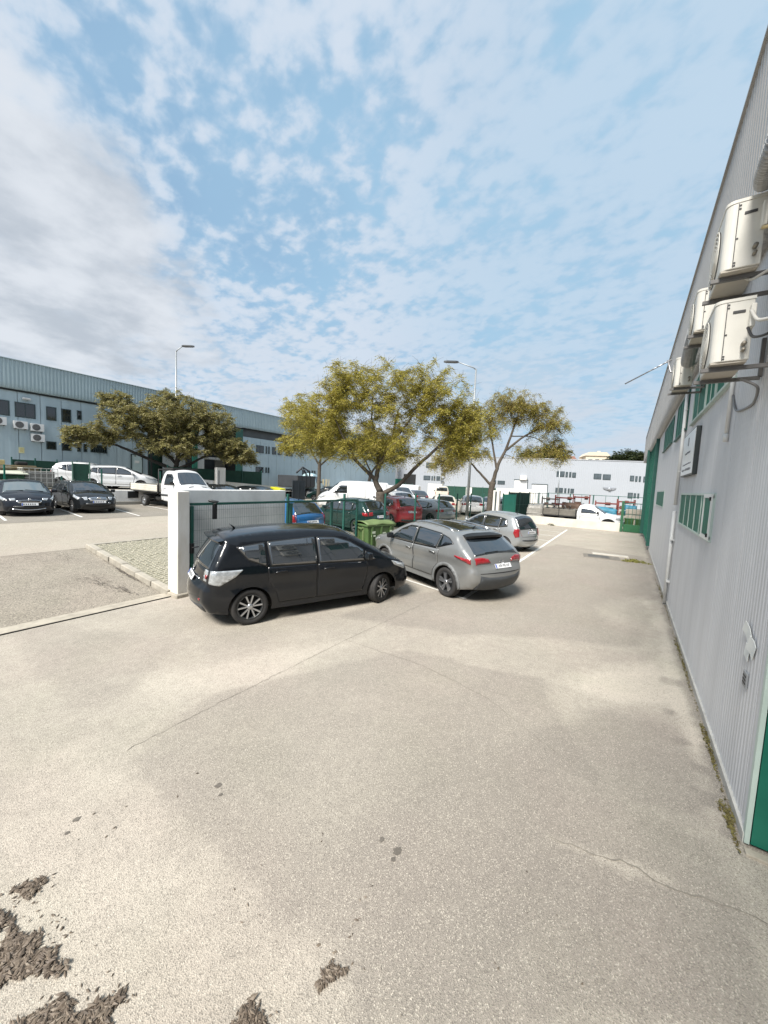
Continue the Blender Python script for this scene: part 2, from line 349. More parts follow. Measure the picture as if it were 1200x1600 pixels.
def wear(gx, gy):
    a = np.full(len(gx), .5)
    for P, s, d in STAINS: a += blob(gx, gy, P, s)*d*1.2
    a += wob(gx*.8, gy*.8)*.09 + wob(gx*2.6+3, gy*2.6)*.05
    for x, y, r in ((-1.18, 2.16, .035), (-1.32, 2.17, .02), (.74, 6.55, .16), (.81, 4.17, .11), (.70, 5.0, .07), (.62, 5.6, .06), (.80, 4.6, .08)):
        q = np.hypot(gx-x, gy-y)+wob(gx*9, gy*9)*r*.35; a += .5*np.clip((r*1.2-q)/(r*.5), 0, 1)
    ed = .95-gx                              # dirt washed along the foot of the wall
    a += np.where((gy > 3.75), np.clip((.16+.06*wob(gx*3, gy*3)-ed)/.10, 0, 1)*.8, 0)
    return np.clip(a, 0, 1)
BX = [-700, -60, -26, -18.5, -12.6, -8.1, 700]
sheet('ground', BX, [-400, -20, 0, 30, 60, 200, 900], lambda x, y: gz(x)-.03, A_FAR)
near_x = np.arange(-7.95, 1.65, .05); near_y = np.concatenate([np.arange(-3, 6, .05), np.arange(6, 30.3, .12)])
sheet('lot', near_x, near_y, lambda x, y: 0.0, A_LOT, ('wear', wear))
sheet('lot_apron', [-7.9, .96], [-40, -3], lambda x, y: -.004, A_DRIVE)
sheet('driveway', [-12.62, -11, -9.5, -8.3], [-25, 3.95], lambda x, y: gz(x)-.008, A_DRIVE)
sheet('road', [-18.98, -12.62], [-60, 27], lambda x, y: gz(x)-.004, A_ROAD)
sheet('parking_bay_strip', [-26.2, -18.98], [-40, 24], lambda x, y: gz(x)+.002, A_BAY)
sheet('yard', [-60, -26.6], [-60, 24.5], lambda x, y: 1.36, mat('yard_concrete', (0.36, 0.34, 0.30), .9, var=.3, vscale=.8, bump=.3))
sheet('side_lot', [-18.98, -12.62, -8.15], [27, 58], lambda x, y: gz(x)-.010, A_FAR)
# pale painted lines, each its own sheet slightly above the asphalt
def strip(name, pts, w, z, m, label=None, wiggle=0.0):
    mb = MB(); P = [np.array(p, float) for p in pts]
    for a, b in zip(P[:-1], P[1:]):
        n = max(1, int(np.linalg.norm(b-a)/.4)); d = (b-a)/np.linalg.norm(b-a); q = np.array([-d[1], d[0]])*w/2
        for k in range(n):
            s, e = a+(b-a)*k/n, a+(b-a)*(k+1)/n; zz = z if not callable(z) else 0
            f = (lambda p: z(p[0])) if callable(z) else (lambda p: z)
            mb.quad((*(s-q), f(s)), (*(e-q), f(e)), (*(e+q), f(e)), (*(s+q), f(s)))
    o = mb.build(name, m, kind='structure'); return o
strip('bay_end_line', [(-3.05, 8.17), (-3.30, 27.4)], .11, .005, LINE)
for (xa, ya, xb, yb) in ((-5.05, 8.72, -3.0, 8.17), (-7.6, 11.85, -3.1, 11.2), (-7.6, 15.0, -3.05, 14.22), (-7.6, 18.9, -3.1, 18.1), (-7.6, 21.2, -3.15, 20.45), (-7.6, 23.5, -3.2, 22.8), (-7.6, 25.9, -3.25, 25.25)):
    strip('bay_line', [(xa, ya), (xb, yb)], .09, .009, LINE)
for (xa, ya, xb, yb) in ((-19.9, 3.75, -25.9, 4.35), (-19.95, 6.15, -25.9, 6.75), (-19.4, 8.2, -25.9, 9.0), (-19.4, 10.5, -25.9, 11.0), (-19.4, 13.0, -25.9, 13.4)):
    strip('bay_line', [(xa, ya), (xb, yb)], .09, lambda x: gz(x)+.010, LINE)
CRACK = mat('crack', (0.26, 0.236, 0.198), .95, var=.3)
def crack(pts, w, name='crack', m=CRACK, z=.0045):
    P = [np.array(p) for p in pts]; mb = MB(); Q = []
    for a, b in zip(P[:-1], P[1:]):
        n = max(2, int(np.linalg.norm(b-a)/.05))
        for k in range(n): Q.append(a+(b-a)*k/n+rng.normal(0, .008, 2))
    Q.append(P[-1])
    for a, b in zip(Q[:-1], Q[1:]):
        d = b-a; d = d/max(np.linalg.norm(d), 1e-6); q = np.array([-d[1], d[0]])*w*rng.uniform(.4, 1.2)/2; mb.quad((*(a-q), z), (*(b-q), z), (*(b+q), z), (*(a+q), z))
    mb.build(name, m, kind='structure')
crack([(-.29, 2.94), (.01, 3.0), (.22, 3.07), (.42, 3.04), (.82, 3.14), (.94, 3.14)], .011)
crack([(-3.77, 1.48), (-3.77, 2.32), (-3.73, 4.67), (-2.31, 4.71), (-1.29, 4.49), (-.21, 3.86)], .006)
crack([(-3.73, 4.67), (-3.6, 7.2), (-3.4, 8.2)], .006)
# small oil and water spots
for k, (x, y, r) in enumerate(((-1.18, 2.16, .030), (-1.175, 2.10, .016), (-1.32, 2.17, .018), (-2.72, 1.74, .026), (-2.62, 1.70, .014), (-3.28, .94, .02), (-3.2, .86, .013))):
    n = 16; b = MB(); b.add([(x+r*math.cos(2*PI*i/n)*rng.uniform(.7, 1.25), y+1.25*r*math.sin(2*PI*i/n)*rng.uniform(.7, 1.25), .0035) for i in range(n)], [tuple(range(n))]); b.build('oil_spot', mat('oil_spot', (.15, .132, .11), .7, var=.35, vscale=30), kind='structure')
# sliding gate track: a concrete strip with a dark groove, and the kerb stones and cobbles of the pavement
g = MB(); g.bbox((-8.12, -10.4, -.008), (.30, 28.9, .06), .01); o = g.build('gate_track', CONC, kind='structure')
g = MB(); g.box((-7.965, -10.4, .0), (.016, 28.8, .03)); g.build('gate_groove', M['shadow_gap'], o)
pv = sheet('pavement', [-12.64, -8.2], [4.12, 29], lambda x, y: gz(x)+.05, mat('pavement_bed', (0.22, 0.205, 0.155), .95, var=.3, vscale=4))
KM = mat('kerb_stone', (0.42, 0.385, 0.32), .85, var=.35, vscale=4, bump=.35, bscale=30)
kme = MB(); kme.bbox((0, 0, 0), (.74, .155, .17), .016); kme = kme.mesh('kerb_stone', KM)
slope = math.atan2(gz(-8.3)-gz(-12.5), 4.2)
for k in range(6):
    x = -12.25+k*.755; o = obj_of('kerb_stone', kme, pv, (x, 4.03+rng.normal(0, .006), gz(x)+.028+rng.normal(0, .004)), (0, -slope, rng.normal(0, .008)))
k2 = MB(); k2.bbox((0, 0, 0), (.155, .99, .17), .016); k2 = k2.mesh('kerb_stone', KM)
for k in range(24): obj_of('kerb_stone', k2, pv, (-12.70, 4.60+k*1.0, gz(-12.7)+.0+rng.normal(0, .003)), (0, 0, 0))
cob = MB(); cm = []
for j in range(38):
    for i in range(42):
        x = -12.58+i*.105+(.05 if j % 2 else 0)+rng.normal(0, .006); y = 4.17+j*.105+rng.normal(0, .006)
        if x > -8.2: continue
        h = gz(x)+.062+rng.normal(0, .004); a, b = .046, .046
        cob.add([(x-a, y-b, h-.03), (x+a, y-b, h-.03), (x+a, y+b, h-.03), (x-a, y+b, h-.03), (x-a*.8, y-b*.8, h), (x+a*.8, y-b*.8, h), (x+a*.8, y+b*.8, h), (x-a*.8, y+b*.8, h)],
                [(4, 5, 6, 7), (0, 1, 5, 4), (1, 2, 6, 5), (2, 3, 7, 6), (3, 0, 4, 7)])
cob.build('cobbles', mat('cobble', (0.42, 0.39, 0.31), .85, var=.4, vscale=7, c2=(0.31, 0.295, 0.22)), pv, kind='stuff')
# broken dark asphalt and grit at the mouth of the driveway
def flakes(name, patches, m, n, size, label, zf=lambda x, y: 0.0, lift=.007, curl=.32):
    mb = MB()
    for (cx, cy, rx, ry, rot, cnt) in patches:
        for _ in range(int(cnt*n)):
            r = math.sqrt(rng.uniform())*rng.uniform(.75, 1.0); a = rng.uniform(0, 2*PI); u, v = r*rx*math.cos(a), r*ry*math.sin(a)
            rr = 1+.45*math.sin(3*a+cx*7)+.25*math.sin(7*a+cy*5); u *= rr*.75; v *= rr*.75
            x, y = cx+u*math.cos(rot)-v*math.sin(rot), cy+u*math.sin(rot)+v*math.cos(rot)
            l = size*rng.uniform(.5, 1.4); w = l*rng.uniform(.25, .6); t = rng.uniform(0, 2*PI); R = Matrix.Rotation(t, 3, 'Z') @ Matrix.Rotation(rng.normal(0, curl*.5), 3, 'X') @ Matrix.Rotation(rng.normal(0, curl*.4), 3, 'Y')
            z = zf(x, y)+abs(rng.normal(0, lift))+.004
            pts = [(-l/2, 0, .0), (-l*.1, -w/2, -.002), (l/2, 0, l*.06), (l*.05, w/2, -.002), (0, 0, l*.10)]
            q = [Vector((x, y, z))+R @ Vector(p) for p in pts]; mb.add(q, [(0, 1, 4), (1, 2, 4), (2, 3, 4), (3, 0, 4)])
    o = mb.build(name, m, fixn=False); tag(o, label, kind='stuff'); return o
LEAF = leafmat('dead_leaf', [(.075, .058, .044), (.20, .16, .122), (.12, .094, .072), (.26, .215, .165)], .1)
flakes('leaf_litter', [(-2.93, .60, .10, .07, .6, 90), (-2.84, .45, .10, .05, .2, 70)], LEAF, 3.4, 0.036, 'thin grey brown drift of dead leaves on the pale asphalt')
flakes('leaf_litter', [(-2.50, .47, .24, .14, .5, 330), (-2.62, .46, .15, .08, .2, 120)], LEAF, 3.4, 0.037, 'largest drift of crumpled brown leaves on the asphalt')
flakes('leaf_litter', [(-2.12, .48, .13, .08, .6, 150), (-1.96, .60, .16, .07, .9, 190)], LEAF, 3.4, 0.036, 'two-lobed drift of brown leaves on the asphalt')
flakes('leaf_litter', [(-1.34, 1.02, .10, .07, .9, 120)], LEAF, 3.4, 0.032, 'small ragged clump of brown leaves between two others')
flakes('leaf_litter', [(-1.12, 1.38, .045, .10, -.5, 70)], LEAF, 3.4, 0.03, 'smallest narrow clump of brown leaves lying by itself')
flakes('leaf_crumbs', [(-2.5, .55, .45, .28, .4, 60), (-2.0, .6, .3, .2, .4, 40), (-2.9, .58, .22, .18, .3, 26), (-1.34, 1.05, .16, .12, .9, 18), (-1.12, 1.4, .10, .18, -.5, 16), (-1.16, 1.62, .03, .10, .2, 6), (-1.2, 1.8, .02, .1, .1, 4), (-2.6, 1.6, 1.0, .5, .3, 8), (-1.6, 1.5, .8, .5, 0, 7), (-.4, 2.2, .8, .8, 0, 6), (-3.1, 1.0, .5, .3, 0, 6), (-.2, 1.4, .8, .5, 0, 6)], LEAF, 1, .022, 'scattered crumbs of dry leaf on the asphalt', lift=.003)
GRIT = mat('loose_grit', (0.19, 0.165, 0.14), .95, var=.5, vscale=20, c2=(0.05, 0.045, 0.04))
flakes('loose_grit', [(-9.6, 3.25, .95, .25, .12, 200), (-8.9, 3.45, .45, .13, .1, 120), (-9.9, 3.88, 1.3, .05, .0, 300), (-11.9, 3.3, .7, .3, .0, 60)], GRIT, 1.6, .028, 'dark crumbled asphalt in the corner by the kerb', zf=lambda x, y: gz(x), lift=.008)
WEED = mat('moss_weed', (0.17, 0.155, 0.045), .9, var=.5, vscale=9, c2=(0.10, 0.075, 0.03))
flakes('weeds', [(.90, 4.0, .05, .35, .02, 150), (.92, 5.0, .035, .8, .0, 160), (.92, 7.5, .04, 2.0, 0, 200), (.92, 12, .05, 3, 0, 150)], WEED, 1.6, .03, 'dry moss and weeds along the foot of the warehouse wall', lift=.012, curl=1.4)
flakes('weeds', [(.35, 17.2, .55, .45, 0, 320)], mat('yellow_weed', (0.26, 0.25, 0.06), .9, var=.4, vscale=9), 1.6, .07, 'yellowish weed patch by the manhole cover', lift=.03, curl=1.4)
flakes('weeds', [(-4.6, 29.5, .4, .12, 0, 70)], mat('dark_weed', (0.09, 0.10, 0.05), .9, var=.4, vscale=9), 1.6, .09, 'low weeds growing at the foot of the cream boundary wall', lift=.06, curl=1.6)
# manhole: a cover in a worn concrete surround
mh = empty('manhole', (-.75, 17.35, 0), .12, 'square manhole cover in a pale concrete surround', 'manhole')
b = MB(); b.bbox((0, 0, .0), (1.3, .9, .03), .006); b.build('surround', CONC_D, mh)
b = MB(); b.bbox((-.1, 0, .012), (.75, .62, .03), .006); b.build('cover', mat('cast_iron', (0.12, .115, .105), .7, var=.4, vscale=8), mh)
b = MB(); b.bbox((.35, .62, .02), (1.3, .30, .07), .015); b.build('slab', mat('slab_pale', (.52, .49, .43), .85, var=.25), mh)
# ------------------------------------------------------------------ buildings
STEEL_R = mat('cladding_lilac_grey', (0.60, 0.61, 0.63), .42, var=.16, vscale=3.0, bump=.05, bscale=8, streak=(1, 1, .12), detail=7)
STEEL_L = mat('cladding_blue_grey', (0.42, 0.525, 0.575), .5, var=.14, vscale=1.2, streak=(1, 1, .2))
STEEL_LP = mat('parapet_blue_grey', (0.385, 0.485, 0.52), .45, var=.12, vscale=.6)
STEEL_RP = mat('parapet_grey', (0.42, 0.41, 0.395), .42, var=.16, vscale=.6)
DARK = mat('dark_gap', (0.015, 0.017, 0.018), .8, var=.2)
GREEN = mat('green_paint', (0.012, 0.15, 0.10), .4, var=.22, vscale=2.2)
GREEN_D = mat('green_mesh_screen', (0.010, 0.062, 0.040), .75, var=.3, vscale=3)
GREEN_F = mat('fence_green', (0.020, 0.105, 0.082), .5, var=.25, vscale=6)
PANE = mat('window_pane', (0.018, 0.026, 0.030), .06, var=.5, vscale=1.5, spec=.9)
PANE_G = mat('green_pane', (0.016, 0.17, 0.115), .55, var=.35, vscale=3, spec=.15)
FRAME_D = mat('dark_frame', (0.038, 0.062, 0.066), .5, var=.2)
FRAME_W = mat('pale_frame', (0.50, 0.60, 0.55), .5, var=.15)
WHITE = mat('white_wall', (0.76, 0.755, 0.73), .8, var=.22, vscale=3.0, c2=(.58, .55, .49), bump=.12, bscale=25, streak=(1, 1, .35), detail=9)
WHITE_DIRT = mat('stained_white_wall', (0.86, 0.86, 0.845), .85, var=.22, vscale=2.2, bump=.15, bscale=20, detail=8)
CREAM = mat('cream_wall', (0.66, 0.62, 0.54), .85, var=.22, vscale=1.5, bump=.15, bscale=20)
def panel_mesh(w, h, rib, depth, m, name, gap=.012, th=.06):
    """one cladding panel: x 0..w, z 0..h, face at y=0 with shallow ribs standing out (-y)"""
    mb = MB(); xs = [(gap/2, .012), (gap/2+.006, 0)]; n = max(1, int((w-.04)/rib)); x = .02
    for k in range(n):
        a = .02+k*(w-.04)/n; p = (w-.04)/n
        xs += [(a+p*.12, 0), (a+p*.30, -depth), (a+p*.62, -depth), (a+p*.80, 0)]
    xs += [(w-gap/2-.006, 0), (w-gap/2, .012)]
    vs = [(x, y, z) for x, y in xs for z in (0, h)]; N = len(xs)
    mb.add(vs, [(2*i, 2*i+2, 2*i+3, 2*i+1) for i in range(N-1)]); mb.add([(xs[0][0], th, 0), (xs[0][0], th, h), (xs[-1][0], th, 0), (xs[-1][0], th, h)], [(0, 1, 3, 2)])
    me = mb.mesh(name, m); return me
def parapet(name, parent, x0, x1, prof, rib, depth, m):
    """ribbed sheet; prof is (out, z) from the eaves up, ribs push further out"""
    n = int((x1-x0)/rib); cols = []
    for k in range(n):
        a = x0+k*rib; cols += [(a, 0), (a+rib*.38, 0), (a+rib*.50, depth), (a+rib*.88, depth)]
    vs = []; R = len(prof)
    for x, d in cols:
        for i, (o, z) in enumerate(prof): vs.append((x, -(o+(d if 0 < i else d*.3)), z))
    fs = [(i*R+j, (i+1)*R+j, (i+1)*R+j+1, i*R+j+1) for i in range(len(cols)-1) for j in range(R-1)]
    mb = MB(); mb.add(vs, fs); return mb.build(name, m, parent, fixn=False)
def window(parent, x0, x1, z0, z1, cols=(.5,), out=.035, fm=None, pm=None, rim=.06, sill=False, bars=0):
    """frame standing off the wall with recessed panes; the frame is the part, panes its children"""
    fm = fm or FRAME_D; pm = pm or PANE; b = MB(); w, h = x1-x0, z1-z0; cx, cz = (x0+x1)/2, (z0+z1)/2
    b.box((cx, -out/2, z1-rim/2), (w, out, rim)); b.box((cx, -out/2, z0+rim/2), (w, out, rim))
    b.box((x0+rim/2, -out/2, cz), (rim, out, h-2*rim-.002)); b.box((x1-rim/2, -out/2, cz), (rim, out, h-2*rim-.002))
    edges = [x0+rim]+[x0+w*c for c in cols if 0 < c < 1]+[x1-rim]
    for c in edges[1:-1]: b.box((c, -out/2+.002, cz), (rim*.7, out-.004, h-2*rim-.002))
    if sill: b.box((cx, -out/2-.015, z0-.02), (w+.04, out+.035, .035))
    f = b.build('window', fm, parent)
    for a, c in zip(edges[:-1], edges[1:]):
        p = MB(); p.box(((a+c)/2, -.008, cz), (c-a-.003, .012, h-2*rim-.003)); p.build('pane', pm, f)
        for k in range(bars):
            q = MB(); xx = a+(c-a)*(k+1)/(bars+1); q.box((xx, -out-.012, cz), (.02, .02, h-rim)); q.build('bar', fm, f)
    return f
# ---- near warehouse on the right: facade local x runs towards the camera (world -Y), outward is -y (world -X)
WX = .97
rb = empty('warehouse', (WX, 0, 0), -PI/2, 'lilac grey ribbed metal warehouse with green shuttered windows and a long parapet', 'warehouse')
pm_ = panel_mesh(1.0, 5.30, .080, .005, STEEL_R, 'wall_panel', gap=.018)
for k in range(-6, 38):
    y0 = k*1.0
    if y0 < 3.8 and y0 > -6.5: continue
    obj_of('wall_panel', pm_, rb, (-(y0+1.0), 0, .03))
ph_ = panel_mesh(1.0, 2.95, .080, .005, STEEL_R, 'wall_panel')
for k in range(-6, 3): obj_of('wall_panel', ph_, rb, (-(k+1.0)-.8, 0, 2.38))
w3 = panel_mesh(.2, 5.30, .080, .005, STEEL_R, 'wall_panel'); obj_of('wall_panel', w3, rb, (-4.0, 0, .03))
b = MB(); b.box((-20.92, .62, 3.3), (34.2, 1.0, 7.4)); b.box((1.05, .62, 4.7), (9.7, 1.0, 4.6)); b.box((-16, 9, 3.3), (44, 15.7, 7.0)); b.build('wall', mat('inner_wall', (.3, .3, .31), .8, var=.1), rb)
b = MB(); b.box((-20.9, -.012, .04), (34.2, .03, .08)); b.build('base_flashing', mat('pale_flashing', (.55, .54, .50), .5, var=.3, vscale=4), rb)
prof = [(-.01, 5.22), (.06, 5.20), (.11, 5.22), (.15, 5.28), (.172, 5.38), (.18, 5.52), (.18, 6.3), (.18, 7.22)]
parapet('parapet', rb, -38, 6, prof, .125, .022, STEEL_RP)
b = MB(); b.box((-16, -.06, 7.235), (44.02, .34, .03)); b.build('coping', STEEL_RP, rb)
b = MB(); b.box((-38.02, -.02, 6.2), (.03, .40, 2.0)); b.build('end_cap', STEEL_RP, rb)
# green doors
b = MB(); b.box((-2.9, .66, 1.2), (1.8, .05, 2.34)); d = b.build('green_door', GREEN, rb)
b = MB(); b.box((-3.79, .315, 1.2), (.03, .60, 2.34)); b.build('door_reveal', GREEN, d)
b = MB(); b.box((-3.80, -.006, 1.2), (.045, .03, 2.36)); b.build('jamb', FRAME_W, d)
b = MB(); b.bbox((-3.70, .30, .006), (.07, .66, .03), .006); b.build('threshold', CONC, rb)
b = MB(); b.box((-24.6, -.03, 2.72), (6.4, .08, 5.0)); d = b.build('loading_door', GREEN, rb)
for k in range(9):
    q = MB(); q.box((-21.75-k*.71, -.085, 2.72), (.07, .03, 4.96)); q.build('rib', GREEN, d)
b = MB(); b.box((-21.36, -.06, 2.75), (.10, .16, 5.1)); b.build('jamb', GREEN_F, d); b = MB(); b.box((-27.85, -.12, 2.75), (.12, .3, 5.1)); b.build('jamb', GREEN_F, d)
# windows: (near edge y, far edge y, z0, z1)
window(rb, -10.45, -6.60, 2.03, 2.70, cols=(.22, .40, .58, .74, .88), fm=FRAME_W, pm=PANE_G, rim=.035, sill=False, out=.030)
c = MB()   # open casement at the near end of the low window
for q in (((-6.92, -.07, 2.37), (.62, .05, .62)),): pass
for (cx, cz, w, h) in ((-6.92, 2.66, .64, .055), (-6.92, 2.08, .64, .055), (-7.21, 2.37, .055, .53), (-6.63, 2.37, .055, .53)): c.box((cx, -.032, cz), (w, .03, h))
co = c.build('casement', mat('white_frame', (.74, .75, .73), .4, var=.1), rb); p = MB(); p.box((-6.92, -.028, 2.37), (.53, .012, .52)); p.build('pane', PANE_G, co)
for zz in (2.62, 2.12): p = MB(); p.box((-6.64, -.052, zz), (.05, .02, .05)); p.build('hinge', DARK, co)
window(rb, -19.4, -15.5, 2.20, 2.79, cols=(.3, .55, .78), fm=FRAME_W, pm=PANE_G, rim=.04, out=.015)
window(rb, -18.0, -14.45, 4.28, 5.08, cols=(.25, .5, .7, .85), fm=GREEN_F, pm=PANE_G, rim=.045, sill=True, out=.026)
window(rb, -13.4, -10.9, 4.18, 5.10, cols=(.3, .55, .78), fm=GREEN_F, pm=PANE_G, rim=.045, sill=True, out=.026)
window(rb, -10.0, -8.45, 4.13, 5.05, cols=(.45,), fm=FRAME_W, pm=PANE_G, rim=.04, sill=True, out=.026)
window(rb, -8.38, -7.5, 4.12, 5.05, cols=(.5,), fm=FRAME_W, pm=PANE_G, rim=.04, sill=True, out=.026)
window(rb, -7.42, -6.2, 4.12, 5.05, cols=(.5,), fm=FRAME_W, pm=PANE_G, rim=.04, sill=True, out=.026)
window(rb, -31.6, -29.6, 4.2, 5.0, cols=(.5,), fm=FRAME_D, pm=PANE, rim=.05); window(rb, -35.4, -33.0, 4.2, 5.0, cols=(.5,), fm=FRAME_D, pm=PANE, rim=.05)
window(rb, -31.6, -29.6, 1.9, 2.8, cols=(.5,), fm=FRAME_D, pm=PANE, rim=.05)
for y_, z_ in ((6.9, .0),):
    pass
# white downpipe, conduit, papers on the wall
PIPE = mat('white_pipe', (.70, .70, .68), .45, var=.15)
t = empty('downpipe', (WX-.06, 10.95, 0), 0, 'long thin white downpipe clipped to the ribbed warehouse wall', 'pipe')
b = MB(); b.tube([(0, 0, 5.15), (0, .0, 2.42)], .035, 8); b.build('upper_pipe', PIPE, t)
b = MB(); b.tube([(0, .05, 2.28), (0, .12, .05)], .038, 8); b.build('lower_pipe', PIPE, t)
for z in (4.6, 3.2, 1.6, .6): q = MB(); q.box((.015, .02, z), (.07, .12, .03)); q.build('clip', PIPE, t)
t = empty('conduit', (WX-.03, 6.2, 0), 0, 'short white conduit ending halfway down the wall below the air conditioners', 'pipe')
b = MB(); b.tube([(0, 0, 4.45), (0, .03, 3.42)], .022, 8); b.build('tube', PIPE, t); b = MB(); b.tube([(0, .03, 3.44), (0, .032, 3.34)], .028, 8); b.build('end_piece', PIPE, t)
PAPER = mat('paper', (.74, .76, .74), .7, var=.1, vscale=9)
for nm, lab, y, z, w, h, tilt, mm in (('notice', 'curled white notice taped crosswise on the wall', 4.36, 1.49, .17, .12, .6, PAPER), ('notice', 'square white sheet taped under the curled notice', 4.20, 1.41, .13, .15, .5, PAPER), ('notice', 'small white leaflet lowest of the three papers', 4.33, 1.33, .11, .12, .3, PAPER)):
    b = MB(); n = 6
    vs = [(-.012-.05*max(0, (i/n-.5))**1.5*(1 if tilt > .4 else .2), (i/n-.5)*w, (j-.5)*h) for i in range(n+1) for j in (0, 1)]
    b.add(vs, [(2*i, 2*i+2, 2*i+3, 2*i+1) for i in range(n)]); o = b.build(nm, mm, None, (WX-.006, y, z), label=lab, cat='notice'); o.rotation_euler = (tilt, 0, 0)
    sm = o.modifiers.new('thick', 'SOLIDIFY'); sm.thickness = .003
t = empty('wall_plate', (WX-.012, 4.30, 1.10), 0, 'small grey number plate fixed low on the ribbed wall', 'plate')
b = MB(); b.bbox((0, 0, 0), (.014, .12, .13), .004); b.build('plate', mat('grey_plate', (.28, .29, .30), .5, var=.2), t)
for k in range(3): q = MB(); q.box((-.009, .0, .03-.03*k), (.003, .08, .012)); q.build('mark', M['ink'], t)
# company sign
t = empty('company_sign', (WX, 9.47, 3.47), 0, 'white rectangular sign with faint lettering in a dark box frame', 'sign')
b = MB(); b.bbox((-.04, 0, 0), (.07, 1.76, .86), .008); b.build('box', mat('sign_edge', (.04, .05, .05), .5, var=.2), t)
b = MB(); b.box((-.078, 0, 0), (.008, 1.70, .81)); f = b.build('face', mat('sign_white', (.78, .80, .80), .3, var=.06, vscale=2), t)
SI = mat('sign_ink', (.10, .11, .13), .5, var=.2)
b = MB(); b.lathe([(.085, -.002), (.085, .0), (.065, .0), (.065, -.002)], 20, 'x', (-.084, 0, .24)); b.build('emblem', SI, t)
for z, hw, hh, n in ((.02, .40, .05, 12), (-.20, .62, .028, 20), (-.31, .70, .05, 9)):
    q = MB()
    for k in range(n):
        y = -hw+2*hw*(k+.5)/n; l = 2*hw/n*rng.uniform(.45, .8); q.box((-.0835, y, z+rng.normal(0, hh*.06)), (.003, l, hh*rng.uniform(.5, 1)))
    q.build('lettering', SI, t)
# TV aerial on its bracket
t = empty('aerial', (WX-.2, 9.6, 5.0), 0, 'thin television aerial pointing out from the parapet', 'aerial'); AL = mat('aluminium', (.42, .42, .43), .4, .7, var=.2)
b = MB(); b.tube([(.05, -.4, .08), (-.30, -.3, .06), (-.36, -.28, .30)], .018, 6); b.build('bracket', AL, t)
b = MB(); b.tube([(-.30, -.30, .30), (-1.05, -.02, -.02)], .013, 6); b.build('boom', AL, t)
for k in range(8):
    f = .12+k*.115; c = Vector((-.30, -.30, .30)).lerp(Vector((-1.05, -.02, -.02)), f); b = MB(); b.tube([c+Vector((.05, .12, .05))*1.1, c-Vector((.05, .12, .05))*1.1], .005, 4); b.build('element', AL, t)
# air conditioners on brackets
AC = mat('ac_casing', (.70, .68, .615), .5, var=.12, vscale=4); AC_D = mat('ac_dark', (.06, .06, .06), .6, var=.3); BR = mat('bracket_steel', (.16, .155, .15), .55, .3, var=.3, vscale=8)
def ac_unit(y, z, w, h, dp, back, label, grille='round', brackets=True, parent_x=WX, hang=True):
    """local: face towards -x; near end at -y"""
    t = empty('air_conditioner', (parent_x-back, y, z), 0, label, 'air conditioner', 'air conditioners on the warehouse wall')
    # casing with rounded front edges in plan
    P = [(0, 0), (0, w)]; n = 5; r = .06
    P += [(-dp+r-r*math.sin(PI/2*k/n), w-r+r*math.cos(PI/2*k/n)) for k in range(n+1)] + [(-dp+r-r*math.cos(PI/2*k/n), r-r*math.sin(PI/2*k/n)) for k in range(n+1)]
    b = MB(); b.prism(P, .012, h-.012, 'xy'); c = b.build('casing', AC, t); mdf = c.modifiers.new('bev', 'BEVEL'); mdf.width = .006; mdf.segments = 2; mdf.limit_method = 'ANGLE'
    b = MB(); b.prism([(.004, -.006), (.004, w+.006)]+[(p[0]*1.02, p[1]*1.012-.004) for p in P[2:]], h-.014, h+.012, 'xy'); b.build('top_cover', AC, t)
    b = MB(); b.prism([(-dp*.98, .012), (-dp*.98, w-.01), (-.01, w-.01), (-.01, .012)], -.004, .012, 'xy'); b.build('base_pan', mat('ac_base', (.50, .455, .38), .6, var=.15), t)
    b = MB(); gy, gz_ = w*.60, h*.5; R = min(w*.36, h*.43)
    for k in range(7): b.lathe([(R*(k+1)/7-.004, -dp-.012), (R*(k+1)/7+.004, -dp-.016), (R*(k+1)/7+.004, -dp-.008)], 28, 'x', (0, gy, gz_), True)
    for k in range(6): a = PI*k/6; b.tube([(-dp-.012, gy+R*math.cos(a), gz_+R*math.sin(a)), (-dp-.012, gy-R*math.cos(a), gz_-R*math.sin(a))], .004, 4)
    b.build('fan_grille', AC, t); b = MB(); b.lathe([(R*1.01, -dp-.003), (0, -dp-.0035)], 28, 'x', (0, gy, gz_)); b.build('fan_recess', AC_D, t)
    # near end face: panel seam, screws, finger slot, valves
    b = MB(); b.box((-dp*.70, -.0015, h*.5), (.006, .003, h*.92)); b.build('seam', AC_D, t)
    b = MB(); b.bbox((-dp*.38, -.002, h*.80), (dp*.32, .008, .024), .003); b.build('finger_slot', AC_D, t)
    b = MB()
    for (fx, fz) in ((.66, .93), (.66, .88), (.66, .10), (.66, .06), (.66, .45)): b.lathe([(.008, -.004), (.0, -.005)], 8, 'y', (-dp*fx, 0, h*fz))
    b.build('screw', AC_D, t)
    b = MB(); b.bbox((-dp*.06, -.035, h*.68), (dp*.14, .07, h*.36), .008); b.build('terminal_cover', AC, t)
    b = MB(); b.tube([(-.05, -.01, h*.26), (-.05, -.06, h*.26)], .018, 8); b.tube([(-.05, -.01, h*.16), (-.05, -.06, h*.16)], .014, 8); b.build('valve', mat('brass_dull', (.30, .27, .22), .5, .4, var=.3), t)
    if brackets:
        for yy in (w*.16, w*.84):
            b = MB(); L_ = dp+back+.03; b.box((-dp-.05+L_/2, yy, -.028), (L_, .035, .032)); b.box((back-.022, yy, .16), (.03, .035, .36)); b.build('bracket', BR, t)
    return t
big1 = ac_unit(4.46, 3.84, .66, .53, .255, .21, 'large cream air conditioner lower of the two near ones, above the short conduit')
big2 = ac_unit(4.46, 4.63, .66, .57, .255, .21, 'large cream air conditioner mounted uppermost and nearest on the parapet')
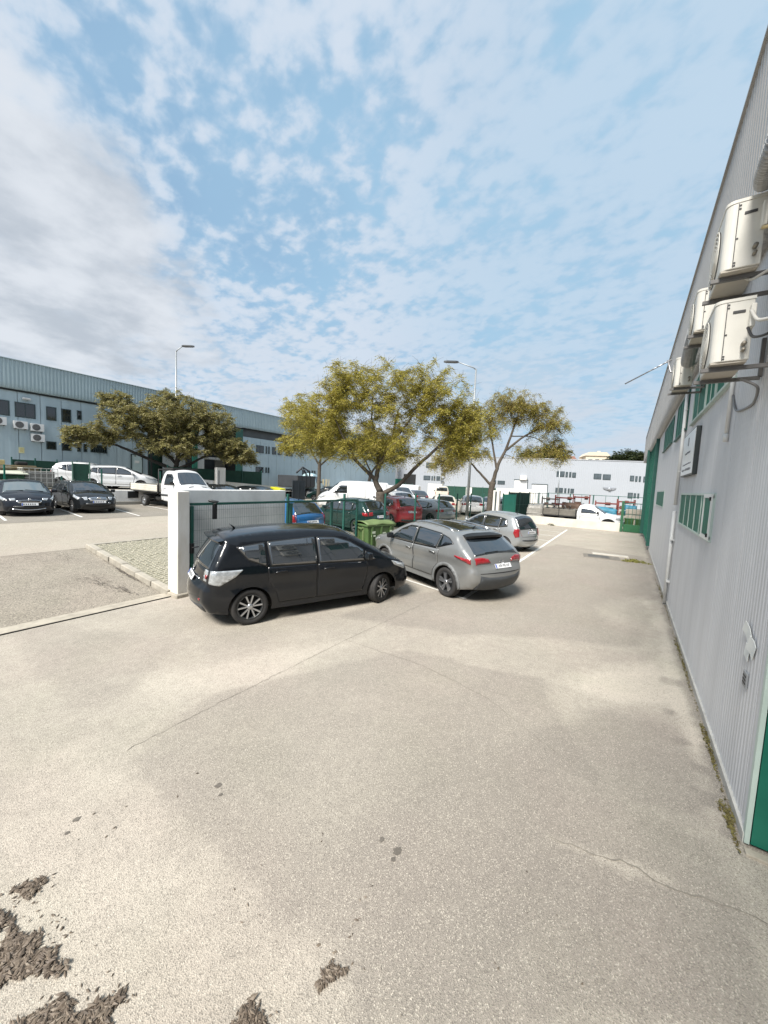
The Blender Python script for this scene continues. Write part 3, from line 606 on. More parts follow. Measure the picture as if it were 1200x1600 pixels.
big3 = ac_unit(6.15, 4.72, .62, .50, .255, .21, 'cream air conditioner mostly hidden behind the two near ones')
big4 = ac_unit(8.62, 4.62, .60, .50, .255, .21, 'small boxy air conditioner furthest along the wall by the aerial')
# cables and condensate hoses of the two near units
CB = mat('cable_black', (.015, .015, .017), .5, var=.2); CW = mat('hose_white', (.62, .60, .55), .5, var=.15)
def cable(pts, r, m, label, nm='cable'):
    P = np.array(pts, float); o, _ = cr_curve(P, 6); b = MB(); b.tube(o.tolist(), r, 6); ob = b.build(nm, m, label=label, cat='cable'); return ob
cable([(.72, 4.40, 4.10), (.74, 4.28, 3.98), (.80, 4.05, 3.93), (.955, 3.70, 4.0)], .011, CB, 'black cable looping from the lower near air conditioner to the wall')
cable([(.73, 4.40, 4.24), (.76, 4.30, 4.12), (.82, 4.1, 4.06), (.955, 3.8, 4.06)], .014, CW, 'white refrigerant hose curving from the lower near air conditioner')
cable([(.70, 4.64, 4.62), (.74, 4.55, 4.56), (.88, 4.45, 4.60), (.93, 4.42, 4.52), (.90, 4.55, 4.40)], .012, CW, 'white drain hose hanging under the upper near air conditioner')
cable([(.74, 4.40, 4.90), (.78, 4.30, 4.86), (.86, 4.2, 4.95), (.955, 4.05, 5.05)], .014, mat('hose_yellow', (.60, .46, .22), .5, var=.2), 'yellowed hose beside the upper near air conditioner')
cable([(.80, 4.95, 3.80), (.92, 4.9, 3.7), (.955, 5.2, 3.6), (.955, 5.9, 3.66), (.955, 6.2, 3.9)], .012, mat('cable_grey', (.2, .2, .2), .5, var=.2), 'grey cable bundle running below the lower near air conditioner')
# flexible silver ducts
def duct(pts, R, label):
    P = np.array(pts, float); o, _ = cr_curve(P, 30); L = np.concatenate([[0], np.cumsum(np.linalg.norm(np.diff(o, axis=0), axis=1))]); q = np.arange(0, L[-1], .0085)
    o = np.stack([np.interp(q, L, o[:, k]) for k in range(3)], 1); rr = [R*(1+.16*(1 if (k//2) % 2 else -1)) for k in range(len(o))]; b = MB(); b.tube(o.tolist(), rr, 14); b.sm = [False]*len(b.sm); b.build('flexible_duct', mat('duct_foil', (.42, .42, .41), .45, .3, var=.3, vscale=12), label=label, cat='duct')
duct([(.76, 3.55, 5.45), (.68, 3.66, 5.30), (.655, 3.85, 5.17), (.67, 4.15, 5.19), (.72, 4.45, 5.29), (.79, 4.6, 5.40)], .055, 'ribbed silver duct bending above the uppermost air conditioner')
duct([(.70, 6.5, 5.20), (.62, 6.75, 5.12), (.60, 7.2, 5.0), (.61, 7.7, 4.92), (.64, 8.2, 4.92), (.72, 8.62, 5.05)], .085, 'ribbed silver duct drooping behind the near air conditioners')

# ---- long blue-grey building across the street: local x = world Y, outward is world +X
LX, YZ = -33.2, 1.36
lb = empty('industrial_building', (LX, 0, 0), PI/2, 'long blue grey industrial building with a tall ribbed parapet and dark loading bays', 'building')
lp = panel_mesh(1.1, 6.10, .5, .006, STEEL_L, 'wall_panel', gap=.022)
def wall_run(a, b_, me, w, z):
    k = a
    while k < b_-.05: obj_of('wall_panel', me, lb, (k, 0, z)); k += w
wall_run(-9.5, 14.7, lp, 1.1, YZ+.02); wall_run(23.6, 53, lp, 1.1, .5)
sp_ = panel_mesh(.65, 6.10, .3, .006, mat('cladding_white_grey', (.45, .46, .45), .5, var=.12), 'wall_panel'); obj_of('wall_panel', sp_, lb, (18.9, 0, YZ+.02))
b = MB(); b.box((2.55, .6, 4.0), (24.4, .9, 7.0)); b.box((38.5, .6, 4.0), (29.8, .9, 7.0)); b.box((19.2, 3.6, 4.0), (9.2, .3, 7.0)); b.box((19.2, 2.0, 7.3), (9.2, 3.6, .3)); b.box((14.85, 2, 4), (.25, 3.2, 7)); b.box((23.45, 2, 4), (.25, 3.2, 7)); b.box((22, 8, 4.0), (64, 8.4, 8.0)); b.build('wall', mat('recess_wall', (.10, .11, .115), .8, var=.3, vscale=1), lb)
prof = [(.02, 7.50), (.10, 7.46), (.16, 7.50), (.20, 7.60), (.22, 7.75), (.22, 8.5), (.22, 9.25)]
parapet('parapet', lb, -9.5, 53, prof, .19, .035, STEEL_LP)
b = MB(); b.box((21.75, -.10, 9.275), (62.6, .40, .04)); b.build('coping', STEEL_LP, lb)
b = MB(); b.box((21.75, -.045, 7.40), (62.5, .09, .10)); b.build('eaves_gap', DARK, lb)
for x0, x1, z0, z1, cols in ((5.2, 6.62, 5.75, 6.70, (.5,)), (6.86, 7.85, 5.75, 6.70, (.5,)), (8.39, 8.92, 5.79, 6.70, ()), (9.20, 9.73, 5.79, 6.70, ()), (10.06, 10.33, 6.10, 6.74, ()), (8.35, 8.88, 3.82, 4.37, ()), (9.16, 9.70, 3.82, 4.39, ()), (10.02, 10.24, 3.82, 4.42, ()), (10.39, 10.62, 3.83, 4.42, ())):
    window(lb, x0, x1, z0, z1, cols=cols, rim=.055)
window(lb, 10.81, 11.85, 3.85, 4.43, cols=(.5,), rim=.05, bars=3)
for x0, x1 in ((25.22, 26.21), (26.46, 26.66), (26.80, 27.0), (27.32, 27.87), (28.12, 28.68), (29.25, 30.3)): window(lb, x0, x1, 5.12, 5.92, cols=(.5,) if x1-x0 > .9 else (), rim=.05)
for x0, x1 in ((25.22, 26.21), (26.46, 26.66), (26.80, 27.0), (31.9, 32.4), (32.75, 33.2), (33.5, 33.75), (33.9, 34.15)): window(lb, x0, x1, 3.05, 3.65, cols=(.5,) if x1-x0 > .9 else (), rim=.05)
b = MB(); b.box((13.87, -.025, 2.64), (.74, .05, 2.52)); d = b.build('door', mat('pale_blue_door', (.48, .60, .61), .5, var=.1), lb)
b = MB()
for q in (((13.475, -.03, 2.66), (.06, .07, 2.6)), ((14.265, -.03, 2.66), (.06, .07, 2.6)), ((13.87, -.03, 3.94), (.73, .07, .06))): b.box(*q)
b.build('door_frame', FRAME_D, d); b = MB(); b.box((13.87, -.054, 3.35), (.34, .008, .22)); b.build('door_notice', PAPER, d)
for x in (14.95, 23.30): b = MB(); b.box((x if x < 20 else 23.2, -.04, 4.3), (.10 if x < 20 else .75, .10, 6.0)); b.build('bay_post', DARK if x < 20 else GREEN_F, lb)
b = MB(); b.box((18.62, -.05, 4.3), (.46, .12, 6.0)); b.build('bay_post', GREEN, lb)
b = MB(); b.box((17.4, 1.2, 3.3), (2.0, .10, 3.6)); b.build('bay_partition', mat('pale_partition', (.50, .53, .52), .6, var=.15), lb)
b = MB(); b.box((16.0, 1.6, 2.8), (1.6, .1, 2.7)); b.build('roller_door', GREEN_D, lb)
b = MB(); b.box((21.3, .9, 4.15), (3.3, 1.3, .20)); mz = b.build('mezzanine', mat('pale_beam', (.36, .37, .36), .7, var=.2), lb)
b = MB()
for z in (4.7, 5.15): b.tube([(19.7, .3, z), (22.8, .3, z)], .03, 6)
for x in (19.75, 21.2, 22.75): b.tube([(x, .3, 4.25), (x, .3, 5.15)], .03, 6)
b.build('rail', DARK, mz)
b = MB(); b.box((22.3, 1.9, 3.0), (1.1, .12, 2.2)); b.build('roller_door', mat('bay_shutter', (.30, .30, .29), .6, var=.3), lb)
b = MB(); b.box((10.3, -.2, 2.98), (.8, .34, .12)); b.build('canopy', DARK, lb)
b = MB(); b.box((7.40, -.14, 6.98), (.38, .26, .10), .0, .4); b.tube([(7.40, 0, 6.9), (7.4, -.2, 6.98)], .03, 6); b.build('floodlight', mat('floodlight_grey', (.55, .57, .58), .4, var=.15), lb)
for x0, z0, lab in ((5.75, 5.12, 'white air conditioner cut by the picture edge under a reddish window'), (6.73, 5.0, 'white air conditioner below the pair of dark windows'), (7.53, 4.95, 'white air conditioner, upper of the stacked pair on the blue wall'), (7.55, 4.28, 'white air conditioner, lower of the stacked pair on the blue wall')):
    t = empty('air_conditioner', (LX, x0, z0), 0, lab, 'air conditioner', 'air conditioners on the blue grey building'); w, h = .66, .48
    b = MB(); b.bbox((.20, w/2, h/2), (.30, w, h), .012); b.build('casing', mat('ac_white', (.74, .745, .74), .5, var=.08), t)
    b = MB(); R = .19
    for k in range(5): b.lathe([(R*(k+1)/5-.006, .353), (R*(k+1)/5+.006, .36), (R*(k+1)/5+.006, .351)], 20, 'x', (0, w*.40, h/2), True)
    b.build('fan_grille', AC_D, t); b = MB(); b.lathe([(R*1.08, .3535), (0, .3538)], 20, 'x', (0, w*.40, h/2)); b.build('fan_recess', mat('ac_fan_grey', (.22, .22, .22), .6, var=.4, vscale=20), t)
    b = MB(); b.box((.18, .10, -.025), (.36, .04, .04)); b.box((.18, w-.10, -.025), (.36, .04, .04)); b.build('bracket', BR, t)
t = empty('notice_board', (LX+.02, 7.11, 3.64), 0, 'small pale yellow notice on the blue grey wall', 'notice'); b = MB(); b.bbox((.005, 0, 0), (.02, .27, .38), .004); b.build('board', mat('notice_yellow', (.74, .70, .40), .6, var=.12, vscale=8), t)
for k in range(4): q = MB(); q.box((.017, 0, .12-.07*k), (.003, .18, .02)); q.build('mark', mat('notice_ink', (.55, .45, .12), .6, var=.2), t)

# ---- white building closing the far end; local x runs from its right end leftwards, outward faces the camera
FO = Vector((2.297, 70.064, 0)); FA = math.atan2(-0.37785, -0.92587)
fb = empty('white_warehouse', FO, FA, 'long white industrial building closing off the far end of the estate', 'building')
FWALL = mat('far_wall_white', (.385, .41, .445), .6, var=.07, vscale=.25)
# local +x = leftwards in view; outward (towards the camera) is local +y -> flip windows with negative scale-free helper
def fbox(name, x0, x1, z0, z1, out0, out1, m, parent=None):
    b = MB(); b.box(((x0+x1)/2, (out0+out1)/2, (z0+z1)/2), (x1-x0, out1-out0, z1-z0)); return b.build(name, m, parent or fb)
mb = MB(); n = 190; vs = []
for k in range(n):
    a = -6+k*.28
    for x, y in ((a, 0), (a+.2, 0), (a+.22, -.02), (a+.26, -.02)):
        for z in (0., 7.5): vs.append((x, y, z))
mb.add(vs, [(2*i, 2*i+1, 2*i+3, 2*i+2) for i in range(4*n-1)]); mb.build('wall', FWALL, fb)
fbox('inner_wall', -6, 47.2, 0, 7.45, -14, -.05, FWALL); fbox('coping', -6, 47.2, 7.5, 7.62, -.3, .06, mat('coping_grey', (.40, .42, .45), .5, var=.1))
def fwin(x0, x1, z0, z1, split=False):
    f = fbox('window', x0, x1, z0, z1, .0, .05, FRAME_D)
    e = [x0+.07, x1-.07] if not split else [x0+.07, (x0+x1)/2, x1-.07]
    for a, c in zip(e[:-1], e[1:]): fbox('pane', a+.02, c-.02, z0+.08, z1-.08, .05, .06, mat('far_pane', (.10, .125, .14), .08, var=.5, vscale=2, spec=.8), f)
for x0, x1, z0, z1, s in ((12.15, 13.33, 4.75, 5.62, 1), (11.65, 11.98, 4.72, 5.56, 0), (11.15, 11.45, 4.72, 5.56, 0), (10.45, 11.0, 4.70, 5.5, 0), (6.75, 7.84, 4.6, 5.45, 1), (5.4, 6.52, 4.55, 5.4, 1), (2.1, 2.65, 4.5, 5.35, 0), (1.62, 1.92, 4.45, 5.3, 0), (1.15, 1.42, 4.45, 5.3, 0), (.5, .8, 4.4, 5.3, 0),
        (12.2, 13.32, 2.2, 2.97, 1), (11.68, 11.98, 2.2, 2.95, 0), (11.2, 11.45, 2.2, 2.95, 0), (10.55, 11.05, 2.2, 2.92, 0), (2.05, 2.75, 1.85, 2.7, 0), (1.6, 1.92, 1.9, 2.65, 0), (1.15, 1.4, 1.9, 2.65, 0), (21.2, 22.35, 3.12, 3.72, 0), (22.6, 22.9, 3.1, 3.75, 0), (33.5, 34.65, 3.3, 4.05, 1), (33.05, 33.3, 3.28, 4.02, 0), (32.65, 32.9, 3.28, 4.02, 0), (31.85, 32.45, 3.3, 4.03, 0), (39.6, 40.2, 3.9, 4.6, 0), (32.5, 34.3, 5.4, 6.3, 1)): fwin(x0, x1, z0, z1, s)
fbox('doorway', 36.0, 38.1, 1.2, 4.18, .0, .04, DARK)
for x0, x1, z in ((14.6, 16.9, 3.35), (17.7, 19.7, 3.95)):
    f = fbox('loading_door', x0, x1, 0, z, .0, .05, mat('far_door_white', (.68, .69, .70), .5, var=.08)); fbox('frame', x0-.08, x1+.08, z, z+.10, .0, .10, FRAME_D, f); fbox('frame', x0-.10, x0, 0, z, .0, .08, FRAME_D, f)
fbox('green_panel', 41.2, 42.1, .3, 7.3, .0, .12, GREEN); fbox('green_panel', 38.4, 39.6, .3, 3.3, .0, .05, GREEN)
fbox('loading_door', 42.3, 45.2, .3, 4.3, .0, .05, mat('shutter_grey', (.42, .45, .46), .5, var=.12)); fbox('beam', 42.2, 45.4, 3.3, 3.45, .05, .12, DARK)
fbox('downlight', 17.9, 18.9, 4.0, 4.7, 0, .5, WHITE)
# winged emblem
b = MB()
for s in (1, -1): b.add([(5.43+s*.25, .14, 3.32), (5.43+s*.95, .12, 3.34), (5.43+s*.85, .12, 3.14), (5.43+s*.55, .13, 3.02), (5.43+s*.22, .14, 2.94), (5.43+s*.25, .02, 3.32), (5.43+s*.95, .02, 3.34), (5.43+s*.85, .02, 3.14), (5.43+s*.55, .02, 3.02), (5.43+s*.22, .02, 2.94)], [(0, 1, 2, 3, 4), (0, 5, 6, 1), (1, 6, 7, 2), (2, 7, 8, 3), (3, 8, 9, 4)])
b.lathe([(.26, .02), (.26, .2), (.18, .24), (0, .24)], 18, 'y', (5.43, 0, 3.12)); b.build('emblem', mat('emblem_silver', (.42, .44, .47), .3, .5, var=.3, vscale=6), fb)
# vertical lettering: letters stacked down the wall as in the photo (too small to read there): dark strokes
b = MB()
for k in range(7):
    z = 5.75-k*.47; st_ = [((31.1, z), (.10, .36)), ((31.42, z+.12), (.5, .09)), ((31.42, z-.14), (.5, .09)), ((31.68, z), (.1, .3))]
    for i, (c, d) in enumerate(st_):
        if (k+i) % 4 != 1: b.box((c[0], .04, c[1]), (d[0], .06, d[1]))
b.build('lettering', mat('letter_grey', (.12, .13, .14), .5, var=.2), fb)
# houses and trees beyond the white building are added with the vegetation
def house(x, y, w, d, h, rh, label, wallc, gable=True):
    t = empty('house', (x, y, 0), .3, label, 'house', 'houses beyond the white building'); b = MB(); b.box((0, 0, h/2), (w, d, h)); b.build('wall', mat('house_'+label[:5], wallc, .8, var=.1, vscale=.4), t)
    b = MB(); b.prism([(-w/2-.3, h), (w/2+.3, h), (w*.38, h+rh), (-w*.38, h+rh)], -d/2-.3, d/2+.3, 'xz'); b.build('roof', mat('roof_tile', (.33, .17, .14), .8, var=.3, vscale=1.2) if not gable else mat('roof_cream', (.60, .53, .42), .8, var=.1), t)
    for k in range(3): q = MB(); q.box((-w*.3+k*w*.3, -d/2-.02, h-1.5), (1.0, .08, 1.2)); q.build('window', PANE, t)
    b = MB(); b.box((w*.2, 0, h+rh*.9), (.7, .7, 1.6)); b.build('chimney', mat('chimney_cream', (.62, .56, .46), .8, var=.1), t); return t
# ------------------------------------------------------------------ gate, walls, fence
t = empty('boundary_wall', (-8.05, 4.15, 0), 0, 'tall white rendered wall with stained coping behind the open mesh gate', 'wall')
b = MB(); b.bbox((-.18, 1.55, 1.13), (.20, 3.0, 2.30), .012); b.build('wall', WHITE_DIRT, t)
b = MB(); b.bbox((.04, .0, 1.12), (.40, .26, 2.28), .015); b.build('pillar', mat('pillar_white', (.80, .795, .77), .8, var=.2, vscale=3.5, c2=(.60, .56, .49), bump=.15, streak=(1, 1, .3), detail=9), t)
b = MB(); b.bbox((.06, -.02, .03), (.52, .34, .09), .02); b.build('pillar_foot', CONC, t)
# open sliding gate leaf: frame, uprights, welded mesh
gt = empty('sliding_gate', (-7.86, 4.32, 0), 0, 'open green metal gate filled with welded wire mesh beside the white pillar', 'gate')
GL = 5.9
b = MB(); b.box((0, GL/2, 1.98), (.06, GL, .055)); b.box((0, GL/2, .17), (.06, GL, .09)); b.box((0, .03, 1.07), (.06, .06, 1.74)); b.box((0, GL-.03, 1.07), (.06, .06, 1.74)); b.build('frame', GREEN_F, gt)
for y in (2.85, 4.55): b = MB(); b.box((0, y, 1.07), (.055, .08, 1.74)); b.build('upright', GREEN_F, gt)
b = MB(); b.bbox((.02, .02, 1.02), (.08, .07, .22), .008); b.tube([(.05, .0, 1.04), (.09, .14, 1.05)], .012, 6); b.build('lock', M['trim'], gt)
b = MB(); b.box((.02, .55, 1.80), (.05, .09, .34)); b.tube([(.0, .42, 2.05), (.03, .62, 2.02), (.02, .5, 1.95)], .03, 6); b.build('guide_bracket', M['trim'], gt)
b = MB(); y = .10
while y < GL-.05: b.tube([(.0, y, .215), (.0, y, 1.955)], .0019, 4, False); y += .052
for z in (.42, .62, .66, .9, 1.12, 1.16, 1.4, 1.64, 1.84): b.tube([(.006, .06, z), (.006, GL-.06, z)], .0022, 4, False)
o = b.build('wire_mesh', GREEN_F, gt, fixn=False); tag(o, kind='stuff')
# fence: posts and wire panels beyond the gate
fz = .02
fe = empty('mesh_fence', (-8.08, 9.75, 0), 0, 'green wire mesh fence on dark posts between the yard and the street cars', 'fence')
b = MB(); b.bbox((.0, 8.6, .10), (.16, 17.0, .24), .01); b.build('plinth', CONC_D, fe)
ys = [0, 2.55, 5.05, 7.55, 9.95, 12.1, 14.5]
for y in [-2.5]+ys: b = MB(); b.bbox((0, y, 1.08), (.065, .065, 2.16), .008); b.bbox((0, y, 2.17), (.07, .07, .03), .006); b.build('post', GREEN_F if y > 8 or y < 1 else GREEN_F, fe)
for a, c in zip(ys[:-1], ys[1:]):
    b = MB(); y = a+.06
    while y < c-.04: b.tube([(0, y, .24), (0, y, 2.02)], .0015, 3, False); y += .075
    for z in (.3, .5, .72, .94, 1.16, 1.38, 1.6, 1.82, 2.0): b.tube([(.005, a+.04, z), (.005, c-.04, z)], .0018, 3, False)
    o = b.build('wire_panel', GREEN_F, fe, fixn=False)
gp_ = empty('gate_pillar', (-8.0, 26.85, 0), 0, 'white gate pillar with dark edge posts under the sparse tree', 'pillar')
b = MB(); b.bbox((0, 0, 1.2), (.45, .34, 2.40), .015); b.build('pillar', WHITE, gp_)
for s in (-1, 1): b = MB(); b.box((0, s*.235, 1.18), (.08, .09, 2.3)); b.build('edge_post', FRAME_D, gp_)
# low cream wall at the end of the yard, fence of the next yard with green boarded panels
lw = empty('low_boundary_wall', (-4.2, 29.75, 0), 0, 'low cream boundary wall closing the end of the parking yard', 'wall'); b = MB(); b.bbox((.0, .09, .27), (7.7, .2, .62), .015); b.build('wall', CREAM, lw)
nf = empty('yard_fence', (-8.05, 30.3, 0), 0, 'open green metal fence with boarded panels round the next yard', 'fence')
pts = [(0, 0), (.35, 2.0), (.7, 4.0), (1.1, 6.0), (1.55, 8.1)]
def frame_panel(a, c, z0, z1, n, board=None):
    d = Vector((c[0]-a[0], c[1]-a[1], 0)); L_ = d.length; rz = math.atan2(d.y, d.x); mid = Vector(((a[0]+c[0])/2, (a[1]+c[1])/2, 0)); b = MB()
    for z in (z0, (z0+z1)*.52, z1): b.box((mid.x, mid.y, z), (L_, .04, .045), rz)
    for k in range(n): p = Vector((a[0], a[1], 0))+d*(k+.5)/n; b.box((p.x, p.y, (z0+z1)/2), (.03, .03, z1-z0), rz)
    o = b.build('panel_frame', GREEN_F, nf)
    if board: q = MB(); q.box((mid.x, mid.y, (z0+z1)/2), (L_-.04, .012, z1-z0-.05), rz); q.build('board', board, o)
for k, (a, c) in enumerate(zip(pts[:-1], pts[1:])): frame_panel(a, c, .15, 2.25, 4, GREEN_D if k < 2 else None)
far_pts = [(1.55+k*1.9, 8.1+k*.0) for k in range(6)]
for a, c in zip(far_pts[:-1], far_pts[1:]): frame_panel(a, c, .15, 2.3, 1)
for p in pts+far_pts[1:]: b = MB(); b.bbox((p[0], p[1], 1.16), (.09, .09, 2.35), .008); b.build('post', GREEN_F, nf)
# green sheet leaf standing beside the pillar
t = empty('metal_gate', (-8.0, 28.0, 0), math.radians(72), 'solid bright green sheet metal gate leaf beside the white pillar', 'gate'); b = MB(); b.bbox((1.1, 0, 1.15), (1.7, .05, 1.95), .006); b.build('leaf', mat('gate_green', (.02, .20, .15), .5, var=.15, vscale=2), t)
for x in (.25, 1.95): q = MB(); q.box((x, 0, 1.12), (.07, .08, 2.15)); q.build('post', GREEN_F, t)
# small green gate between the low wall and the warehouse
t = empty('yard_gate', (-.3, 29.75, 0), 0, 'low dark green gate with open bars beside the grey warehouse', 'gate')
b = MB(); b.bbox((0, 0, 1.05), (.16, .16, 2.10), .01); b.build('post', mat('post_green', (.03, .12, .06), .5, var=.2), t)
b = MB(); b.bbox((.66, .03, .28), (1.1, .05, .50), .006); b.build('kick_panel', mat('deep_green', (.022, .12, .05), .5, var=.2), t)
b = MB(); b.box((.66, .03, 1.95), (1.1, .04, .05)); b.box((.66, .03, 1.2), (1.1, .03, .03)); 
for k in range(6): b.box((.12+k*.215, .03, 1.22), (.025, .025, 1.42))
b.build('bars', GREEN_F, t)
# ------------------------------------------------------------------ wheeled bin
BG = mat('bin_green', (.085, .150, .050), .5, var=.18, vscale=3); BGD = mat('bin_lid_green', (.155, .215, .085), .6, var=.25, vscale=3)
bn = empty('wheeled_bin', (-7.5, 10.8, .0), math.radians(74), 'large green wheeled waste bin with a sagging lid beside the silver crossover', 'bin')
bn.scale = (.92, .74, 1)
b = MB(); P0 = [(-.56, -.44), (.56, -.44), (.56, .44), (-.56, .44)]; P1 = [(-.67, -.52), (.67, -.52), (.67, .52), (-.67, .52)]
vs = [(x, y, .17) for x, y in P0]+[(x, y, 1.12) for x, y in P1]; b.add(vs, [(3, 2, 1, 0), (0, 1, 5, 4), (1, 2, 6, 5), (2, 3, 7, 6), (3, 0, 4, 7), (4, 5, 6, 7)]); bo = b.build('tub', BG, bn)
m_ = bo.modifiers.new('bev', 'BEVEL'); m_.width = .05; m_.segments = 3
b = MB(); b.bbox((0, 0, 1.13), (1.42, 1.12, .07), .02); b.build('rim', BG, bn)
b = MB(); n = 10; rows = []
for i in range(n+1):
    x = -.71+1.42*i/n
    for j in range(7): y = -.57+1.14*j/6; rows.append((x, y, 1.175+.10*math.sin(PI*j/6)**.8+.035*math.sin(PI*i/n)-.03*abs(math.sin(2*PI*i/n))))
fs = [(i*7+j, (i+1)*7+j, (i+1)*7+j+1, i*7+j+1) for i in range(n) for j in range(6)]; b.add(rows, fs, True); lo = b.build('lid', BGD, bn); m_ = lo.modifiers.new('th', 'SOLIDIFY'); m_.thickness = .03
for x in (-.45, 0, .45): q = MB(); q.bbox((x, -.53, .66), (.10, .06, .86), .02); q.build('rib', BG, bn)
for s in (-1, 1): q = MB(); q.bbox((s*.64, -.15, .72), (.07, .12, .8), .02); q.bbox((s*.64, .25, .72), (.07, .12, .8), .02); q.tube([(s*.70, -.2, 1.02), (s*.76, 0, 1.02), (s*.70, .2, 1.02)], .02, 6); q.build('side_grip', BGD, bn)
for x in (-.42, .42):
    for y in (-.3, .3): q = MB(); q.lathe([(.02, -.025), (.09, -.025), (.10, -.015), (.10, .015), (.09, .025), (.02, .025)], 18, 'y', (x, y, .10)); q.box((x, y, .17), (.07, .09, .05)); q.build('castor', M['trim'], bn)
STK = mat('sticker_pale', (.60, .68, .52), .6, var=.25, vscale=30)
for (x, z, w, h) in ((-.40, .90, .16, .08), (-.40, .78, .20, .06), (.10, .76, .20, .26), (.46, .92, .12, .06)): q = MB(); q.bbox((x, -.566-.0+.5*(1.12-z)*.084, z), (w, .008, h), .003); q.build('sticker', STK, bn)
# ------------------------------------------------------------------ street lamps
LM = mat('lamp_steel', (.34, .36, .37), .45, .5, var=.12)
def street_lamp(x, y, z, h, az, arm, label):
    t = empty('street_lamp', (x, y, z), az, label, 'street lamp', 'street lamps along the street'); b = MB(); b.tube([(0, 0, 0), (0, 0, h*.5), (0, 0, h)], [.11, .085, .055], 10); b.build('pole', LM, t)
    b = MB(); b.tube([(0, 0, h-.05), (arm*.15, 0, h+.08), (arm, 0, h+.42)], [.045, .04, .035], 8); b.build('arm', LM, t)
    b = MB(); b.prism([(arm-.05, -.07), (arm+.15, -.15), (arm+.75, -.13), (arm+.95, -.04), (arm+.95, .04), (arm+.75, .13), (arm+.15, .15), (arm-.05, .07)], h+.36, h+.46, 'xy'); b.build('lamp_head', mat('lamp_head_dark', (.06, .065, .07), .5, var=.2), t)
    b = MB(); b.lathe([(.20, 0), (.20, .03), (.12, .06), (.11, .4)], 10, 'z'); b.build('base', LM, t)
street_lamp(-9.55, 25.2, .12, 10.6, math.radians(212), 1.3, 'tall grey street lamp standing between the two airy trees')
street_lamp(-31.0, 15.85, 1.36, 10.9, math.radians(30), .55, 'tall dark street lamp rising out of the dense brownish tree')
for x, y, h, lab in ((-6.8, 46, 5.6, 'thin bare pole before the white loading doors'), ):
    t = empty('thin_pole', (x, y, .1), 0, lab, 'pole'); b = MB(); b.tube([(0, 0, 0), (0, 0, h)], .06, 8); b.build('pole', LM, t); b = MB(); b.lathe([(.12, 0), (.12, .05), (.07, .08)], 8); b.build('base', LM, t)
# ------------------------------------------------------------------ left yard: retaining wall, green screens, stacked goods
t = empty('retaining_wall', (-26.4, 8, 0), 0, 'white painted retaining wall along the raised yard behind the parked cars', 'wall')
b = MB(); b.bbox((0, -15.2, .9), (.25, 40.4, .98), .012); b.build('wall', WHITE_DIRT, t)
b = MB(); b.bbox((.16, -10, .56), (.22, 40, .30), .02); b.build('plinth', mat('plinth_grey', (.34, .33, .30), .85, var=.25, vscale=2), t)
b = MB(); b.bbox((.14, 2.75, 1.12), (.04, .60, .42), .006); b.build('vent_box', DARK, t)
t = empty('street_wall', (-26.3, 13.2, 0), 0, 'bright white street wall running behind the dark parked hatchbacks', 'wall')
b = MB(); b.add([(-.1, 0, .4), (.1, 0, .4), (.1, 10, .4), (-.1, 10, .4), (-.1, 0, 2.35), (.1, 0, 2.35), (.1, 10, 1.75), (-.1, 10, 1.75)], [(3, 2, 1, 0), (4, 5, 6, 7), (0, 1, 5, 4), (1, 2, 6, 5), (2, 3, 7, 6), (3, 0, 4, 7)]); b.build('wall', WHITE, t)
t = empty('meter_pillar', (-26.05, 16.6, .4), 0, 'white meter pillar with a slot and a dark box in the street wall', 'pillar'); b = MB(); b.bbox((0, 0, 1.38), (.30, .72, 2.76), .012); b.build('pillar', WHITE, t)
b = MB(); b.box((.156, -.2, 1.9), (.01, .06, 1.3)); b.build('slot', DARK, t); b = MB(); b.bbox((.17, .12, 1.15), (.06, .42, .55), .01); b.build('meter_box', mat('meter_box', (.16, .14, .13), .5, var=.5, vscale=14), t)
def screen(name, x0, y0, x1, y1, z0, z1, n, label, posts=GREEN_F):
    t = empty(name, (x0, y0, z0), math.atan2(y1-y0, x1-x0), label, 'fence'); L_ = math.hypot(x1-x0, y1-y0)
    for k in range(n): a, c = L_*k/n, L_*(k+1)/n; b = MB(); b.box(((a+c)/2, rng.normal(0, .02), (z1-z0)/2), (c-a-.05, .02, z1-z0-.05)); b.build('screen_panel', GREEN_D, t)
    for k in range(n+1): b = MB(); b.box((L_*k/n, -.03, (z1-z0)/2+.05), (.06, .06, z1-z0+.12)); b.build('post', posts, t)
screen('screen_fence', -30.6, 6.1, -30.9, 9.3, 1.36, 3.02, 3, 'dark green screened fence behind the stacked goods on the raised yard')
screen('screen_gate', -29.0, 8.5, -28.9, 9.35, 1.36, 2.95, 1, 'narrow green screened gate leaf beside the white cars', mat('post_pale_green', (.12, .22, .17), .5, var=.2))
screen('screen_fence', -27.2, 13.3, -27.9, 21.8, 1.36, 3.05, 4, 'long dark green screened fence above the white street wall')
for k, (x, y) in enumerate(((-26.7, 5.05), (-26.6, 9.2), (-26.7, 12.6), (-28.9, 13.0), (-26.75, 7.35))):
    t = empty('fence_post', (x, y, 1.36), 0, ['dark green fence post in front of the stacked pallets', 'dark fence post between the white hatchback and the flatbed', 'dark fence post right of the white hatchback bonnet', 'short bollard post before the dark bay', 'short dark post beside the wire crate'][k], 'post', 'single fence posts on the raised yard'); b = MB(); b.bbox((0, 0, .65 if k < 3 else .4), (.07, .07, 1.3 if k < 3 else .8), .008); b.build('post', GREEN_F if k else GREEN, t)
    b = MB(); b.bbox((0, 0, .012), (.16, .16, .024), .004); b.build('foot', GREEN_F, t)
CR = mat('crate_white', (.62, .61, .56), .6, var=.2); WD = mat('pallet_wood', (.36, .28, .17), .8, var=.4, vscale=5)
